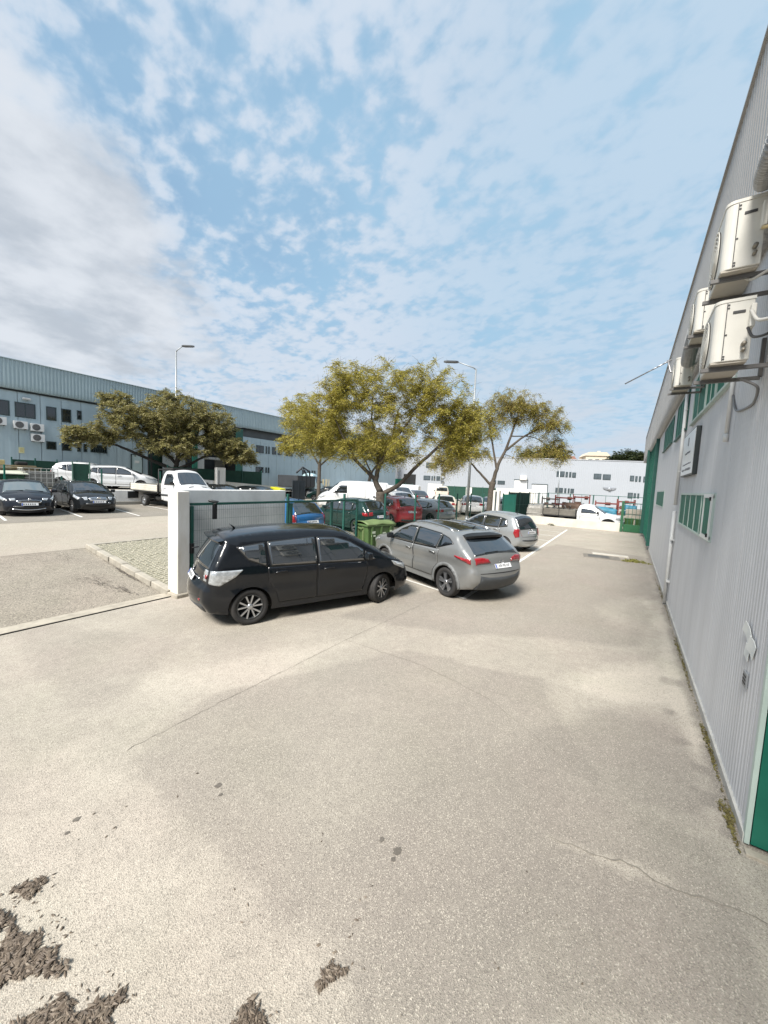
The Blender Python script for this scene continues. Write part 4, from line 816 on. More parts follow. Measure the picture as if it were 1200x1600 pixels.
def wire_crate(x, y, z, w, d, h, label, m=CR):
    t = empty('wire_crate', (x, y, z), .1, label, 'crate'); 
    for i in range(7):
        for (a, b_) in (((w/2, -d/2+d*i/6, 0), (w/2, -d/2+d*i/6, h)), ((-w/2+w*i/6, -d/2, 0), (-w/2+w*i/6, -d/2, h))): b = MB(); b.tube([a, b_], .016, 4); b.build('bar', m, t)
    for k in range(5):
        z_ = h*k/4; b = MB(); b.tube([(w/2, -d/2, z_), (w/2, d/2, z_)], .02, 4); b.tube([(-w/2, -d/2, z_), (w/2, -d/2, z_)], .02, 4); b.tube([(-w/2, d/2, z_), (w/2, d/2, z_)], .02, 4); b.build('rail', m, t)
    b = MB(); b.bbox((0, 0, h*.45), (w*.86, d*.86, h*.8), .03); b.build('load', mat('grey_load', (.30, .29, .27), .8, var=.4, vscale=4), t); b = MB(); b.bbox((0, 0, -.06), (w, d, .1), .01); b.build('pallet', WD, t); return t
wire_crate(-27.9, 6.55, 1.48, 1.2, 1.5, 1.05, 'white wire crate cage on the raised yard behind the dark cars')
t = empty('goods_container', (-27.6, 5.1, 1.36), .05, 'dark green goods container with a pale sheet on top', 'container'); b = MB(); b.bbox((0, 0, .40), (1.2, 1.5, .75), .02); b.build('body', mat('container_green', (.015, .07, .03), .6, var=.2), t)
b = MB(); b.add([(-.7, -.9, .98), (.7, -.9, .80), (.7, .9, .80), (-.7, .9, 1.05), (-.7, -.9, 1.02), (.7, -.9, .84), (.7, .9, .84), (-.7, .9, 1.09)], [(3, 2, 1, 0), (4, 5, 6, 7), (0, 1, 5, 4), (1, 2, 6, 5), (2, 3, 7, 6), (3, 0, 4, 7)]); b.build('sheet', mat('sheet_pale', (.50, .52, .42), .7, var=.25), t)
t = empty('pallet_stack', (-28.4, 5.7, 1.36), .0, 'stack of planks and boxes with a dark bundle on top behind the wire crate', 'stack')
for k in range(5): b = MB(); b.bbox((rng.normal(0, .03), rng.normal(0, .05), .9+k*.09), (.9, 2.2-.1*k, .07), .006); b.build('plank', WD, t)
b = MB(); b.bbox((0, 0, .43), (.9, 2.0, .85), .02); b.build('base_box', mat('box_dark', (.08, .075, .07), .8, var=.3), t); b = MB(); b.bbox((0, -.5, 1.42), (.35, .35, .25), .02); b.build('carton', mat('carton_yellow', (.55, .46, .22), .8, var=.2), t); b = MB(); b.bbox((0, .35, 1.40), (.4, .5, .22), .08); b.build('bundle', DARK, t)
t = empty('blue_barrel', (-26.9, 4.35, 1.36), 0, 'bright blue drum at the picture edge behind the dark hatchback', 'drum'); b = MB(); b.lathe([(0, 0), (.29, 0), (.30, .05), (.29, .3), (.305, .32), (.29, .34), (.29, .6), (.305, .62), (.29, .64), (.29, .88), (.26, .92), (0, .92)], 20); b.build('body', mat('drum_blue', (.015, .12, .28), .4, var=.2), t); b = MB(); b.lathe([(.05, .9), (.05, .95), (0, .95)], 10, c=(.12, 0, 0)); b.build('cap', M['trim'], t)
# second entrance further along: lettered pillar, low wall, dark steel gate, yellow hopper
t = empty('entrance_pillar', (-28.9, 27.3, .5), 0, 'white entrance pillar with small vertical lettering beside the dark steel gate', 'pillar'); b = MB(); b.bbox((0, 0, 1.15), (.5, .75, 2.3), .015); b.build('pillar', WHITE, t)
b = MB(); [b.box((.256, .0, 1.9-k*.2), (.012, .16, .11)) for k in range(5)]; b.build('lettering', mat('letter_grey', (.12, .13, .14)), t)
t = empty('entrance_wall', (-29.0, 27.7, .5), math.radians(92), 'low white ribbed wall beside the lettered entrance pillar', 'wall'); b = MB(); b.bbox((2.6, 0, .35), (5.1, .2, .70), .012); b.build('wall', WHITE, t)
for k in range(12): b = MB(); b.box((.3+k*.42, -.106, .3), (.05, .02, .34)); b.build('rib', mat('rib_grey', (.45, .45, .44), .7, var=.2), t)
t = empty('steel_gate', (-27.6, 25.3, .5), math.radians(80), 'dark blue grey steel gate leaf standing open by the dump truck', 'gate'); b = MB(); b.bbox((.7, 0, .95), (1.5, .08, 1.9), .01); b.build('leaf', mat('steel_dark', (.035, .045, .055), .6, var=.3, vscale=3), t)
for x in (0, .7, 1.4): q = MB(); q.box((x, -.06, .95), (.06, .05, 1.9)); q.build('stiffener', mat('steel_dark', (0, 0, 0)), t)
t = empty('hopper', (-24.2, 20.6, .5), .3, 'bright yellow plastic hopper beyond the end of the white wall', 'container'); b = MB(); b.add([(-.3, -.3, .5), (.3, -.3, .5), (.3, .3, .5), (-.3, .3, .5), (-.5, -.42, 1.35), (.5, -.42, 1.2), (.5, .42, 1.2), (-.5, .42, 1.35)], [(3, 2, 1, 0), (4, 5, 6, 7), (0, 1, 5, 4), (1, 2, 6, 5), (2, 3, 7, 6), (3, 0, 4, 7)]); o = b.build('tub', mat('yellow_plastic', (.70, .68, .01), .45, var=.12), t); m_ = o.modifiers.new('b', 'BEVEL'); m_.width = .06; m_.segments = 3
b = MB(); [b.tube([(x, y, 0), (x, y, .55)], .035, 6) for x in (-.28, .28) for y in (-.25, .25)]; b.build('stand', M['trim'], t)
# fences in front of the white warehouse
for x, y, w, lab in ((-18.6, 55.0, 3.6, 'green screen fence panel right of the beige van before the white warehouse'), (-22.5, 53.5, 3.4, 'green screen fence panel behind the beige van'), (-29.8, 51.0, 2.0, 'dark green screen by the dark doorway of the white warehouse')):
    screen('screen_fence', x-w/2, y-w*.17, x+w/2, y+w*.17, .5, 2.5, 2, lab)
t = empty('forecourt_wall', (-20.5, 54.3, .5), math.radians(22), 'white forecourt wall between green screens of the white warehouse', 'wall'); b = MB(); b.bbox((0, 0, .95), (.9, .25, 1.9), .02); b.build('pier', WHITE, t); b = MB(); b.bbox((6.6, .3, 1.0), (6.0, .2, 2.0), .02); b.build('wall', WHITE, t)
t = empty('white_cabinet', (-24.8, 51.5, .5), .3, 'white cabinet box standing before the green screens', 'cabinet'); b = MB(); b.bbox((0, 0, 1.1), (2.2, .8, 2.2), .03); b.build('body', WHITE, t); b = MB(); b.box((.5, -.405, .5), (.3, .02, .4)); b.build('hatch', DARK, t)
# pieces stored in the next yard behind the pick-up
RUST = mat('rusty_frame', (.22, .055, .045), .7, var=.35, vscale=4); BLU = mat('blue_tarp', (.05, .22, .32), .55, var=.35, vscale=3)
def rack(x, y, z, w, d, h, m, label, nm='steel_rack'):
    t = empty(nm, (x, y, z), .1, label, 'rack')
    for sx in (-1, 1):
        for sy in (-1, 1): b = MB(); b.box((sx*w/2, sy*d/2, h/2), (.07, .07, h)); b.build('post', m, t)
    for k in range(4): b = MB(); b.box((0, -d/2, h*(k+.6)/4), (w, .05, .10)); b.box((0, d/2, h*(k+.6)/4), (w, .05, .10)); b.box((0, 0, h*(k+.6)/4-.04), (w*.96, d*.96, .03)); b.build('shelf', m, t)
    for k in range(5): b = MB(); b.bbox((rng.uniform(-w*.35, w*.35), rng.uniform(-d*.2, d*.2), h*(.45+.22*(k % 3))), (w*.22, d*.4, h*.13), .01); b.build('load', mat('load_brown', (.20, .12, .09), .8, var=.4, vscale=4), t)
rack(-3.3, 34.6, 0, 1.2, .8, 2.35, RUST, 'rusty red steel rack behind the white pick-up cab')
rack(-4.6, 35.2, 0, 1.5, .8, 2.2, RUST, 'second rusty rack further left behind the pick-up bed')
rack(-1.5, 35.4, 0, 1.6, .8, 1.9, RUST, 'low rusty rack beyond the pick-up bonnet')
def bundle(x, y, z, w, d, h, m, label, nm='tarpaulin_bundle', cat='bundle', seed=1):
    t = empty(nm, (x, y, z), .1, label, cat); R = np.random.default_rng(seed); bm = bmesh.new(); bmesh.ops.create_icosphere(bm, subdivisions=3, radius=1)
    for v in bm.verts:
        n = v.co.normalized(); k = 1+.10*math.sin(n.x*7+seed)+.08*math.sin(n.y*9+n.z*6)+R.normal(0, .025); p = [abs(c)**.55*(1 if c > 0 else -1) for c in n]; v.co = Vector((p[0]*w/2*k, p[1]*d/2*k, max(0, h/2+p[2]*h/2*k)))
    me = bpy.data.meshes.new('cover'); bm.to_mesh(me); bm.free(); me.materials.append(m); me.polygons.foreach_set('use_smooth', [True]*len(me.polygons)); obj_of('cover', me, t)
    b = MB(); b.tube([(-w/2, -d*.51, h*.5), (0, -d*.54, h*.52), (w/2, -d*.51, h*.5)], .015, 5); b.build('rope', CW, t); return t
bundle(-1.7, 33.2, .5, 1.9, 1.0, .95, BLU, 'blue tarpaulin bundle behind the pick-up bonnet', seed=2)
bundle(.1, 33.9, .9, .9, .8, .8, BLU, 'small blue tarpaulin bundle above the green bins', seed=4)
bundle(-6.1, 31.3, .0, 1.35, .9, 1.45, mat('grey_plastic_wrap', (.46, .44, .40), .4, var=.35, vscale=5), 'grey plastic wrapped load standing left of the pick-up bed', 'wrapped_load', 'load', 6)
rack(-5.9, 36.2, 0, 1.4, .9, 2.0, mat('grey_frame', (.16, .16, .155), .6, .3, var=.3), 'grey scaffold rack behind the wrapped load')
rack(-.2, 37.0, 0, 1.2, .8, 2.1, RUST, 'rusty rack in front of the far right windows')
bundle(-3.9, 33.6, .7, 1.3, .8, .9, mat('brown_tarp', (.16, .10, .07), .7, var=.4, vscale=3), 'brown heap of material behind the pick-up bed', seed=9)
for x, lab in ((.12, 'green plastic bin left of two behind the low gate'), (.72, 'green plastic bin right of two behind the low gate')):
    t = empty('plastic_bin', (x, 30.6, 0), 0, lab, 'bin', 'green bins behind the low gate'); b = MB(); b.add([(-.2, -.2, 0), (.2, -.2, 0), (.2, .2, 0), (-.2, .2, 0), (-.27, -.25, .85), (.27, -.25, .85), (.27, .25, .85), (-.27, .25, .85)], [(3, 2, 1, 0), (4, 5, 6, 7), (0, 1, 5, 4), (1, 2, 6, 5), (2, 3, 7, 6), (3, 0, 4, 7)]); b.build('tub', mat('bin_dark_green', (.045, .12, .03), .5, var=.2), t); b = MB(); b.bbox((0, 0, .88), (.58, .54, .07), .02); b.build('lid', mat('bin_dark_green', (0, 0, 0)), t)
t = empty('stacked_goods', (.4, 33.0, 0), 0, 'pale stacked goods standing behind the green bins', 'stack')
for k in range(4): b = MB(); b.bbox((rng.normal(0, .05), 0, .2+k*.36), (1.1, .8, .34), .02); b.build('carton', mat('carton_pale', (.40, .36, .30), .8, var=.3), t)
# ------------------------------------------------------------------ trees
BARK = mat('bark', (0.115, 0.095, 0.075), .9, var=.5, vscale=7, bump=.8, bscale=16)
BARK_D = mat('bark_dark', (0.050, 0.043, 0.036), .9, var=.45, vscale=7, bump=.8, bscale=16)
LF_Y = leafmat('leaf_olive_yellow', [(.25, .23, .05), (.38, .34, .06), (.48, .41, .085), (.30, .285, .055), (.55, .45, .15)])
LF_O = leafmat('leaf_olive_brown', [(.17, .17, .06), (.27, .25, .085), (.38, .33, .13), (.22, .21, .08), (.50, .44, .26)])
LF_D = leafmat('leaf_dark_green', [(.020, .034, .014), (.035, .050, .018), (.055, .065, .022)])
LF_G = leafmat('leaf_mixed_olive', [(.21, .21, .06), (.33, .305, .065), (.43, .36, .08), (.27, .22, .08), (.38, .27, .11)])
def tree(name, label, base, trunk, limbs, blobs, leafm, barkm, r0, compound=(.30, 6, .085, .030), per=11, droop=.5, seed=1, tip_r=.007, group='trees standing among the parked cars'):
    """trunk: list of points; limbs: (list of points, radius); blobs: (centre, radii, attractors). everything relative to base"""
    R = np.random.default_rng(seed); root = empty(name, base, 0, label, 'tree', group)
    nodes = []; par = []; fixr = []
    def chain(pts, start, rad0, rad1):
        pts = [np.array(p, float) for p in pts]; prev = start; segs = []
        tot = sum(np.linalg.norm(b-a) for a, b in zip(pts[:-1], pts[1:])); acc = 0
        o, _ = cr_curve(np.array(pts), max(3, int(tot/len(pts)/.22)))
        for i, p in enumerate(o):
            if i == 0 and start is not None: continue
            nodes.append(p); par.append(prev if prev is not None else -1); f = i/len(o); fixr.append(rad0+(rad1-rad0)*f); prev = len(nodes)-1; segs.append(prev)
        return segs
    T = chain(trunk, None, r0, r0*.78); mbw = MB()
    rr = [fixr[i] for i in T]; rr[0] *= 1.35; rr[1] *= 1.1; mbw.tube([nodes[i] for i in T], rr, 12)
    for pts, r in limbs:
        st = min(range(len(nodes)), key=lambda i: np.linalg.norm(nodes[i]-np.array(pts[0])))
        s = chain([nodes[st]]+list(pts[1:]), st, r*.82, r*.14); mbw.tube([nodes[st]]+[nodes[i]+R.normal(0, .012, 3) for i in s], [r*.85]+[fixr[i] for i in s], 8)
    att = []
    for c, rad, n in blobs:
        while n > 0:
            v = R.normal(0, 1, 3); v /= np.linalg.norm(v); u = R.uniform()**(1/2.2)
            att.append(np.array(c)+v*np.array(rad)*u*(1+R.normal(0, .08))); n -= 1
    att = np.array(att); hub = nodes[T[-1]]; att = att[np.argsort(np.linalg.norm(att-hub, axis=1))]
    NP = np.zeros((len(nodes)+len(att)*8, 3)); NP[:len(nodes)] = nodes; cnt = len(nodes); nr = np.zeros(len(NP)); nr[:cnt] = fixr
    tips = []; tubes = []
    for a in att:
        d = np.linalg.norm(NP[:cnt]-a, axis=1); dh = np.linalg.norm(NP[:cnt]-hub, axis=1)
        i = int(np.argmin(d+.10*dh + np.where(np.arange(cnt) < len(T)*.8, 50, 0))); p = NP[i].copy(); L_ = np.linalg.norm(a-p); k = max(2, min(7, int(L_/.3)))
        mid = (p+a)/2+np.array([0, 0, .10*L_])+R.normal(0, .07*L_, 3); pts = [(1-t)**2*p+2*t*(1-t)*mid+t*t*a for t in np.linspace(0, 1, k+1)]
        rb_ = min(nr[i]*.6, .008+.016*L_); rads = [rb_+(tip_r-rb_)*t for t in np.linspace(0, 1, k+1)]
        for q, rq in zip(pts[1:], rads[1:]):
            NP[cnt] = q; nr[cnt] = rq; cnt += 1
        tubes.append((pts, rads)); tips.append(pts)
    for pts, rads in tubes: mbw.tube(pts, rads, 4, False)
    for pts in tips:                                  # bare twigs fanning out of every branch end
        for _ in range(3):
            q = np.array(pts[R.integers(max(1, len(pts)-3), len(pts))]); d = R.normal(0, 1, 3)+np.array([0, 0, .5]); d /= np.linalg.norm(d); l = R.uniform(.3, .7); mbw.tube([q, q+d*l*.5+R.normal(0, .03, 3), q+d*l+np.array([0, 0, -.06])], [tip_r*.9, tip_r*.7, tip_r*.4], 3, False)
    mbw.build('trunk', barkm, root, fixn=False)
    # compound leaves: leaflet pairs along drooping stalks at the twigs
    LN, NL, lw, ww = compound; V = []; 
    for pts in tips:
        P = np.array(pts)
        for _ in range(per):
            t = R.uniform(.25, 1)*(len(P)-1); i = min(int(t), len(P)-2); b = P[i]+(P[i+1]-P[i])*(t-i)
            th = R.uniform(0, 2*PI); el = R.normal(.15, .5); d = np.array([math.cos(th)*math.cos(el), math.sin(th)*math.cos(el), math.sin(el)])
            l = LN*R.uniform(.6, 1.25); side = np.cross(d, [0, 0, 1]); side /= np.linalg.norm(side)+1e-6
            for k in range(NL):
                f = (k+1)/NL; c = b+d*l*f+np.array([0, 0, -droop*l*f*f]); sg = 1 if k % 2 else -1
                ax = d*.55+side*sg*.75+np.array([0, 0, -.35*f*droop*2])+R.normal(0, .18, 3); ax /= np.linalg.norm(ax); n = np.cross(ax, R.normal(0, 1, 3)+np.array([0, 0, 1.2])); n /= np.linalg.norm(n)+1e-6
                w_ = n*ww*.5; e = ax*lw*R.uniform(.7, 1.2); V.append((c, c+e*.45+w_, c+e, c+e*.45-w_))
    V = np.array(V).reshape(-1, 3); nq = len(V)//4; me = bpy.data.meshes.new('crown'); me.vertices.add(len(V)); me.vertices.foreach_set('co', V.astype(np.float32).ravel())
    me.loops.add(nq*4); me.loops.foreach_set('vertex_index', np.arange(nq*4, dtype=np.int32)); me.polygons.add(nq); me.polygons.foreach_set('loop_start', np.arange(0, nq*4, 4, dtype=np.int32))
    me.update(calc_edges=True); me.materials.append(leafm); o = obj_of('crown', me, root); return root
rel = lambda P, b: tuple(P[i]-b[i] for i in range(3))
# olive-yellow tree behind the bin: forks low, wide airy crown
b0 = (-10.3, 15.2, .20)
tree('tree', 'broad airy tree with yellow olive leaves forking low behind the green bin', b0,
     [(-.05, .05, -.15), (0, 0, .6), (.02, .02, 1.3), (-.02, .0, 1.95)],
     [([(-.02, 0, 1.9), (-.25, -.1, 2.5), (-.15, 0, 3.2), (.3, .3, 4.4), (.5, .5, 6.0)], .20), ([(0, 0, 1.75), (.75, .5, 2.35), (1.7, 1.1, 3.6), (2.7, 1.9, 4.8), (3.4, 2.5, 5.6)], .17), ([(-.2, -.1, 2.5), (-.9, -.7, 3.3), (-2.0, -1.4, 4.3), (-3.0, -2.0, 5.2)], .13), ([(-.15, 0, 3.0), (-.6, .5, 4.2), (-1.2, .7, 5.6), (-1.3, .8, 7.0)], .11),
      ([(.3, .3, 4.4), (1.2, .6, 5.6), (1.8, 1.0, 7.0)], .09), ([(-.9, -.7, 3.3), (-1.2, -1.4, 4.3), (-1.6, -2.0, 5.6)], .08)],
     [((-.4, .2, 6.3), (2.7, 2.4, 2.2), 190), ((-2.9, -1.9, 5.2), (1.5, 1.5, 1.55), 95), ((2.7, 1.9, 5.6), (1.5, 1.5, 1.6), 105), ((.1, 0, 4.2), (2.3, 1.8, 1.1), 110), ((-1.9, -1.3, 4.2), (1.6, 1.4, .8), 60), ((3.3, 2.3, 4.4), (1.2, 1.1, .9), 55), ((1.7, 1.2, 6.9), (1.9, 1.6, 1.5), 130), ((-1.5, -.9, 7.2), (1.7, 1.5, 1.2), 80), ((-1.9, -1.2, 6.3), (1.6, 1.5, 1.2), 70), ((3.5, 2.4, 5.6), (1.5, 1.3, 1.2), 50)],
     LF_Y, BARK, .27, compound=(.36, 8, .105, .032), per=19, droop=.55, seed=3)
# right hand tree, sparser, with brown tips
b1 = (-8.45, 26.9, .02)
tree('tree', 'sparse leaning tree with drooping olive brown leaves above the white gate pillar', b1,
     [(0, 0, -.1), (-.02, 0, 1.2), (.0, .03, 2.4), (.06, .05, 3.0)],
     [([(.05, .05, 2.9), (.3, .2, 4.2), (.75, .6, 5.6), (1.2, 1.0, 7.6), (1.4, 1.3, 9.0)], .19), ([(.03, .05, 2.6), (-.8, -.4, 3.6), (-1.9, -1.0, 4.9), (-2.8, -1.5, 6.0)], .13), ([(.6, .5, 5.2), (1.8, 1.2, 6.4), (3.2, 1.9, 7.2), (4.1, 2.4, 6.6)], .11), ([(.3, .2, 4.0), (-.2, .3, 5.6), (-.6, .4, 7.4), (-.5, .5, 9.0)], .11), ([(1.0, .8, 6.4), (2.4, 1.6, 6.3), (3.9, 2.5, 5.2)], .06)],
     [((1.0, .8, 8.6), (1.9, 1.6, 1.3), 110), ((3.2, 2.0, 7.3), (1.4, 1.3, 1.4), 80), ((-.6, -.2, 7.4), (1.5, 1.4, 1.5), 80), ((-2.7, -1.5, 5.6), (1.6, 1.5, 1.5), 90), ((4.0, 2.4, 5.5), (.8, .9, 1.2), 40), ((-2.9, -1.6, 4.3), (1.5, 1.3, 1.0), 60), ((2.4, 1.5, 5.2), (1.8, 1.2, .9), 30), ((-1.2, -.6, 5.0), (1.2, 1.0, .7), 26), ((-2.0, -1.0, 7.0), (1.5, 1.3, 1.2), 60), ((2.0, 1.3, 8.2), (1.6, 1.4, 1.1), 60)],
     LF_G, BARK, .25, compound=(.42, 8, .125, .036), per=15, droop=.9, seed=5)
# dense dark tree on the yard
b2 = (-28.2, 14.3, 1.3)
tree('tree', 'dense wide brownish olive tree in front of the dark loading bays', b2,
     [(0, 0, -.2), (.0, .0, .7), (.02, .02, 1.5)],
     [([(0, 0, 1.4), (-.7, -1.4, 2.2), (-1.2, -3.2, 3.0), (-1.4, -4.9, 3.4)], .18), ([(0, 0, 1.4), (.1, .2, 2.6), (.0, .3, 4.2), (.0, .4, 5.8)], .22), ([(0, 0, 1.4), (.7, 1.1, 2.2), (1.6, 2.4, 3.2)], .18), ([(.0, .1, 2.0), (-.4, -.9, 3.2), (-.8, -2.0, 4.8)], .14), ([(.05, .1, 2.0), (.7, .9, 3.6), (1.1, 1.6, 5.2)], .14)],
     [((-.1, .0, 5.5), (2.4, 2.5, 1.8), 280), ((-.9, -2.6, 4.7), (1.6, 1.9, 1.5), 180), ((1.1, 2.0, 4.8), (2.0, 2.1, 2.0), 250), ((-1.5, -4.7, 3.5), (1.1, 1.6, .8), 110), ((2.2, 3.5, 3.2), (1.5, 1.7, 1.1), 150), ((.2, -.2, 3.3), (2.3, 2.6, .9), 150), ((-1.5, -3.2, 6.2), (.7, 1.1, .5), 36), ((2.6, 4.6, 2.7), (.8, .8, .5), 30)],
     LF_O, BARK_D, .30, compound=(.26, 6, .13, .062), per=17, droop=.35, seed=8)
# thin street tree further back, and the dark tree behind it
b3 = (-22.4, 23.5, .5)
tree('tree', 'slender tree with golden olive crown in front of the white entrance wall', b3,
     [(0, 0, -.1), (.02, .0, 1.5), (.0, .03, 2.9), (.03, .0, 3.5)],
     [([(0, 0, 3.2), (-.6, -.3, 4.4), (-1.6, -.6, 6.2)], .11), ([(0, 0, 3.2), (.8, .5, 4.1), (1.7, 1.0, 5.0)], .10), ([(0, 0, 3.4), (.1, .2, 5.2), (-.2, .3, 7.6)], .11)],
     [((-1.6, -.7, 7.4), (2.0, 1.8, 2.2), 150), ((.8, .4, 6.4), (1.9, 1.7, 1.9), 130), ((-2.0, -1.0, 5.0), (1.6, 1.4, 1.1), 80), ((.4, .3, 4.9), (1.8, 1.4, .9), 70)],
     LF_Y, BARK, .17, compound=(.42, 6, .16, .05), per=14, droop=.6, seed=11)
b4 = (-22.6, 31.0, .5)
tree('tree', 'dark green tree half hidden behind the forked tree', b4, [(0, 0, -.1), (.0, .0, 1.6), (.25, .2, 3.2)], [([(.2, .2, 3.1), (1.0, .6, 4.4), (1.6, 1.0, 5.6)], .14), ([(.2, .2, 3.1), (-.5, -.3, 4.6), (-1.2, -.6, 5.8)], .12)],
     [((.2, .1, 5.8), (2.6, 2.2, 1.5), 130), ((2.0, 1.2, 5.2), (1.6, 1.4, 1.2), 60)], LF_D, BARK_D, .19, compound=(.42, 5, .20, .09), per=12, droop=.5, seed=13)
# far trees beyond the white building
for i, (x, y, z0, w, h, s, lab) in enumerate(((-18.4, 98, 2.4, 9.5, 5.6, 21, 'broad dark green treetop showing over the white roof behind the sparse tree'), (-1.3, 110, 2.4, 6.0, 4.2, 22, 'rounded dark treetop over the far roof beside the grey warehouse'), (1.6, 104, 1.3, 3.4, 3.0, 23, 'low dark treetop touching the end of the grey warehouse'))):
    tree('tree', lab, (x, y, z0), [(0, 0, 0), (0, 0, 5), (.2, 0, 8)], [([(0, 0, 7), (w*.3, 0, 9)], .2), ([(0, 0, 7), (-w*.3, 0, 9)], .2)], [((0, 0, 10.2-h*.28), (w*.5, 3, h*.5), 150), ((w*.35, 0, 9.6-h*.2), (w*.3, 2, h*.35), 60), ((-w*.4, 0, 9.4-h*.2), (w*.3, 2, h*.3), 60)], LF_D, BARK_D, .3, compound=(.9, 5, .5, .25), per=6, seed=s, group='trees beyond the white building')
house(-16.6, 122, 3.6, 8, 11.5, .9, 'low house with a dull red roof left of the cream block', (.62, .53, .40), False)
house(-12.4, 124, 4.2, 8, 11.3, .5, 'low cream house adjoining the tallest block', (.63, .55, .42))
house(-9.3, 120, 5.6, 8, 12.3, 1.0, 'tallest cream house block rising over the far roof', (.68, .60, .46))
house(-5.0, 124, 3.6, 8, 10.9, .9, 'house with a dull red roof right of the tallest block', (.60, .52, .40), False)
house(-1.9, 125, 2.6, 8, 11.2, .4, 'narrow pale house furthest right among the far roofs', (.64, .58, .46))
# ------------------------------------------------------------------ vehicles
def fill(poly, step, seeds=None):
    """2D constrained triangulation of a polygon with interior grid points"""
    poly = [tuple(map(float, p)) for p in poly]; n = len(poly); A = np.array(poly)
    x0, z0 = A.min(0); x1, z1 = A.max(0)
    gx, gy = np.meshgrid(np.arange(x0+step*.5, x1, step), np.arange(z0+step*.5, z1, step)); pts = np.stack([gx.ravel(), gy.ravel()], 1)
    if seeds is not None and len(seeds): pts = np.vstack([pts, seeds])
    if len(pts):
        ins = np.zeros(len(pts), bool); dmin = np.full(len(pts), 9.0)
        for i in range(n):
            a, b = A[i], A[(i+1) % n]
            cond = (a[1] > pts[:, 1]) != (b[1] > pts[:, 1])
            with np.errstate(divide='ignore', invalid='ignore'):
                xi = (b[0]-a[0])*(pts[:, 1]-a[1])/(b[1]-a[1]) + a[0]
            ins ^= cond & (pts[:, 0] < xi)
            d = b-a; t = np.clip(((pts-a) @ d)/max(d @ d, 1e-9), 0, 1); dmin = np.minimum(dmin, np.linalg.norm(pts-(a+t[:, None]*d), axis=1))
        pts = pts[ins & (dmin > min(0.006, step*.3))]
    allp = [Vector(p) for p in poly] + [Vector((float(p[0]), float(p[1]))) for p in pts]
    r = delaunay_2d_cdt(allp, [(i, (i+1) % n) for i in range(n)], [], 1, 1e-5)
    vs = np.array([tuple(v) for v in r[0]]); return vs, [tuple(f) for f in r[2]]
def dense(poly, step=0.07):
    out = []
    for i in range(len(poly)):
        a, b = np.array(poly[i]), np.array(poly[(i+1) % len(poly)]); k = max(1, int(np.linalg.norm(b-a)/step))
        for j in range(k): out.append(tuple(a+(b-a)*j/k))
    return out
def rounded(poly, r=0.03, k=3):
    out = []; n = len(poly); A = [np.array(p, float) for p in poly]
    for i in range(n):
        p, a, b = A[i], A[i-1], A[(i+1) % n]; da, db = a-p, b-p; la, lb = np.linalg.norm(da), np.linalg.norm(db)
        rr = min(r, la*.4, lb*.4); s, e = p+da/la*rr, p+db/lb*rr
        for j in range(k+1):
            t = j/k; out.append(tuple((1-t)**2*s+2*t*(1-t)*p+t*t*e))
    return out

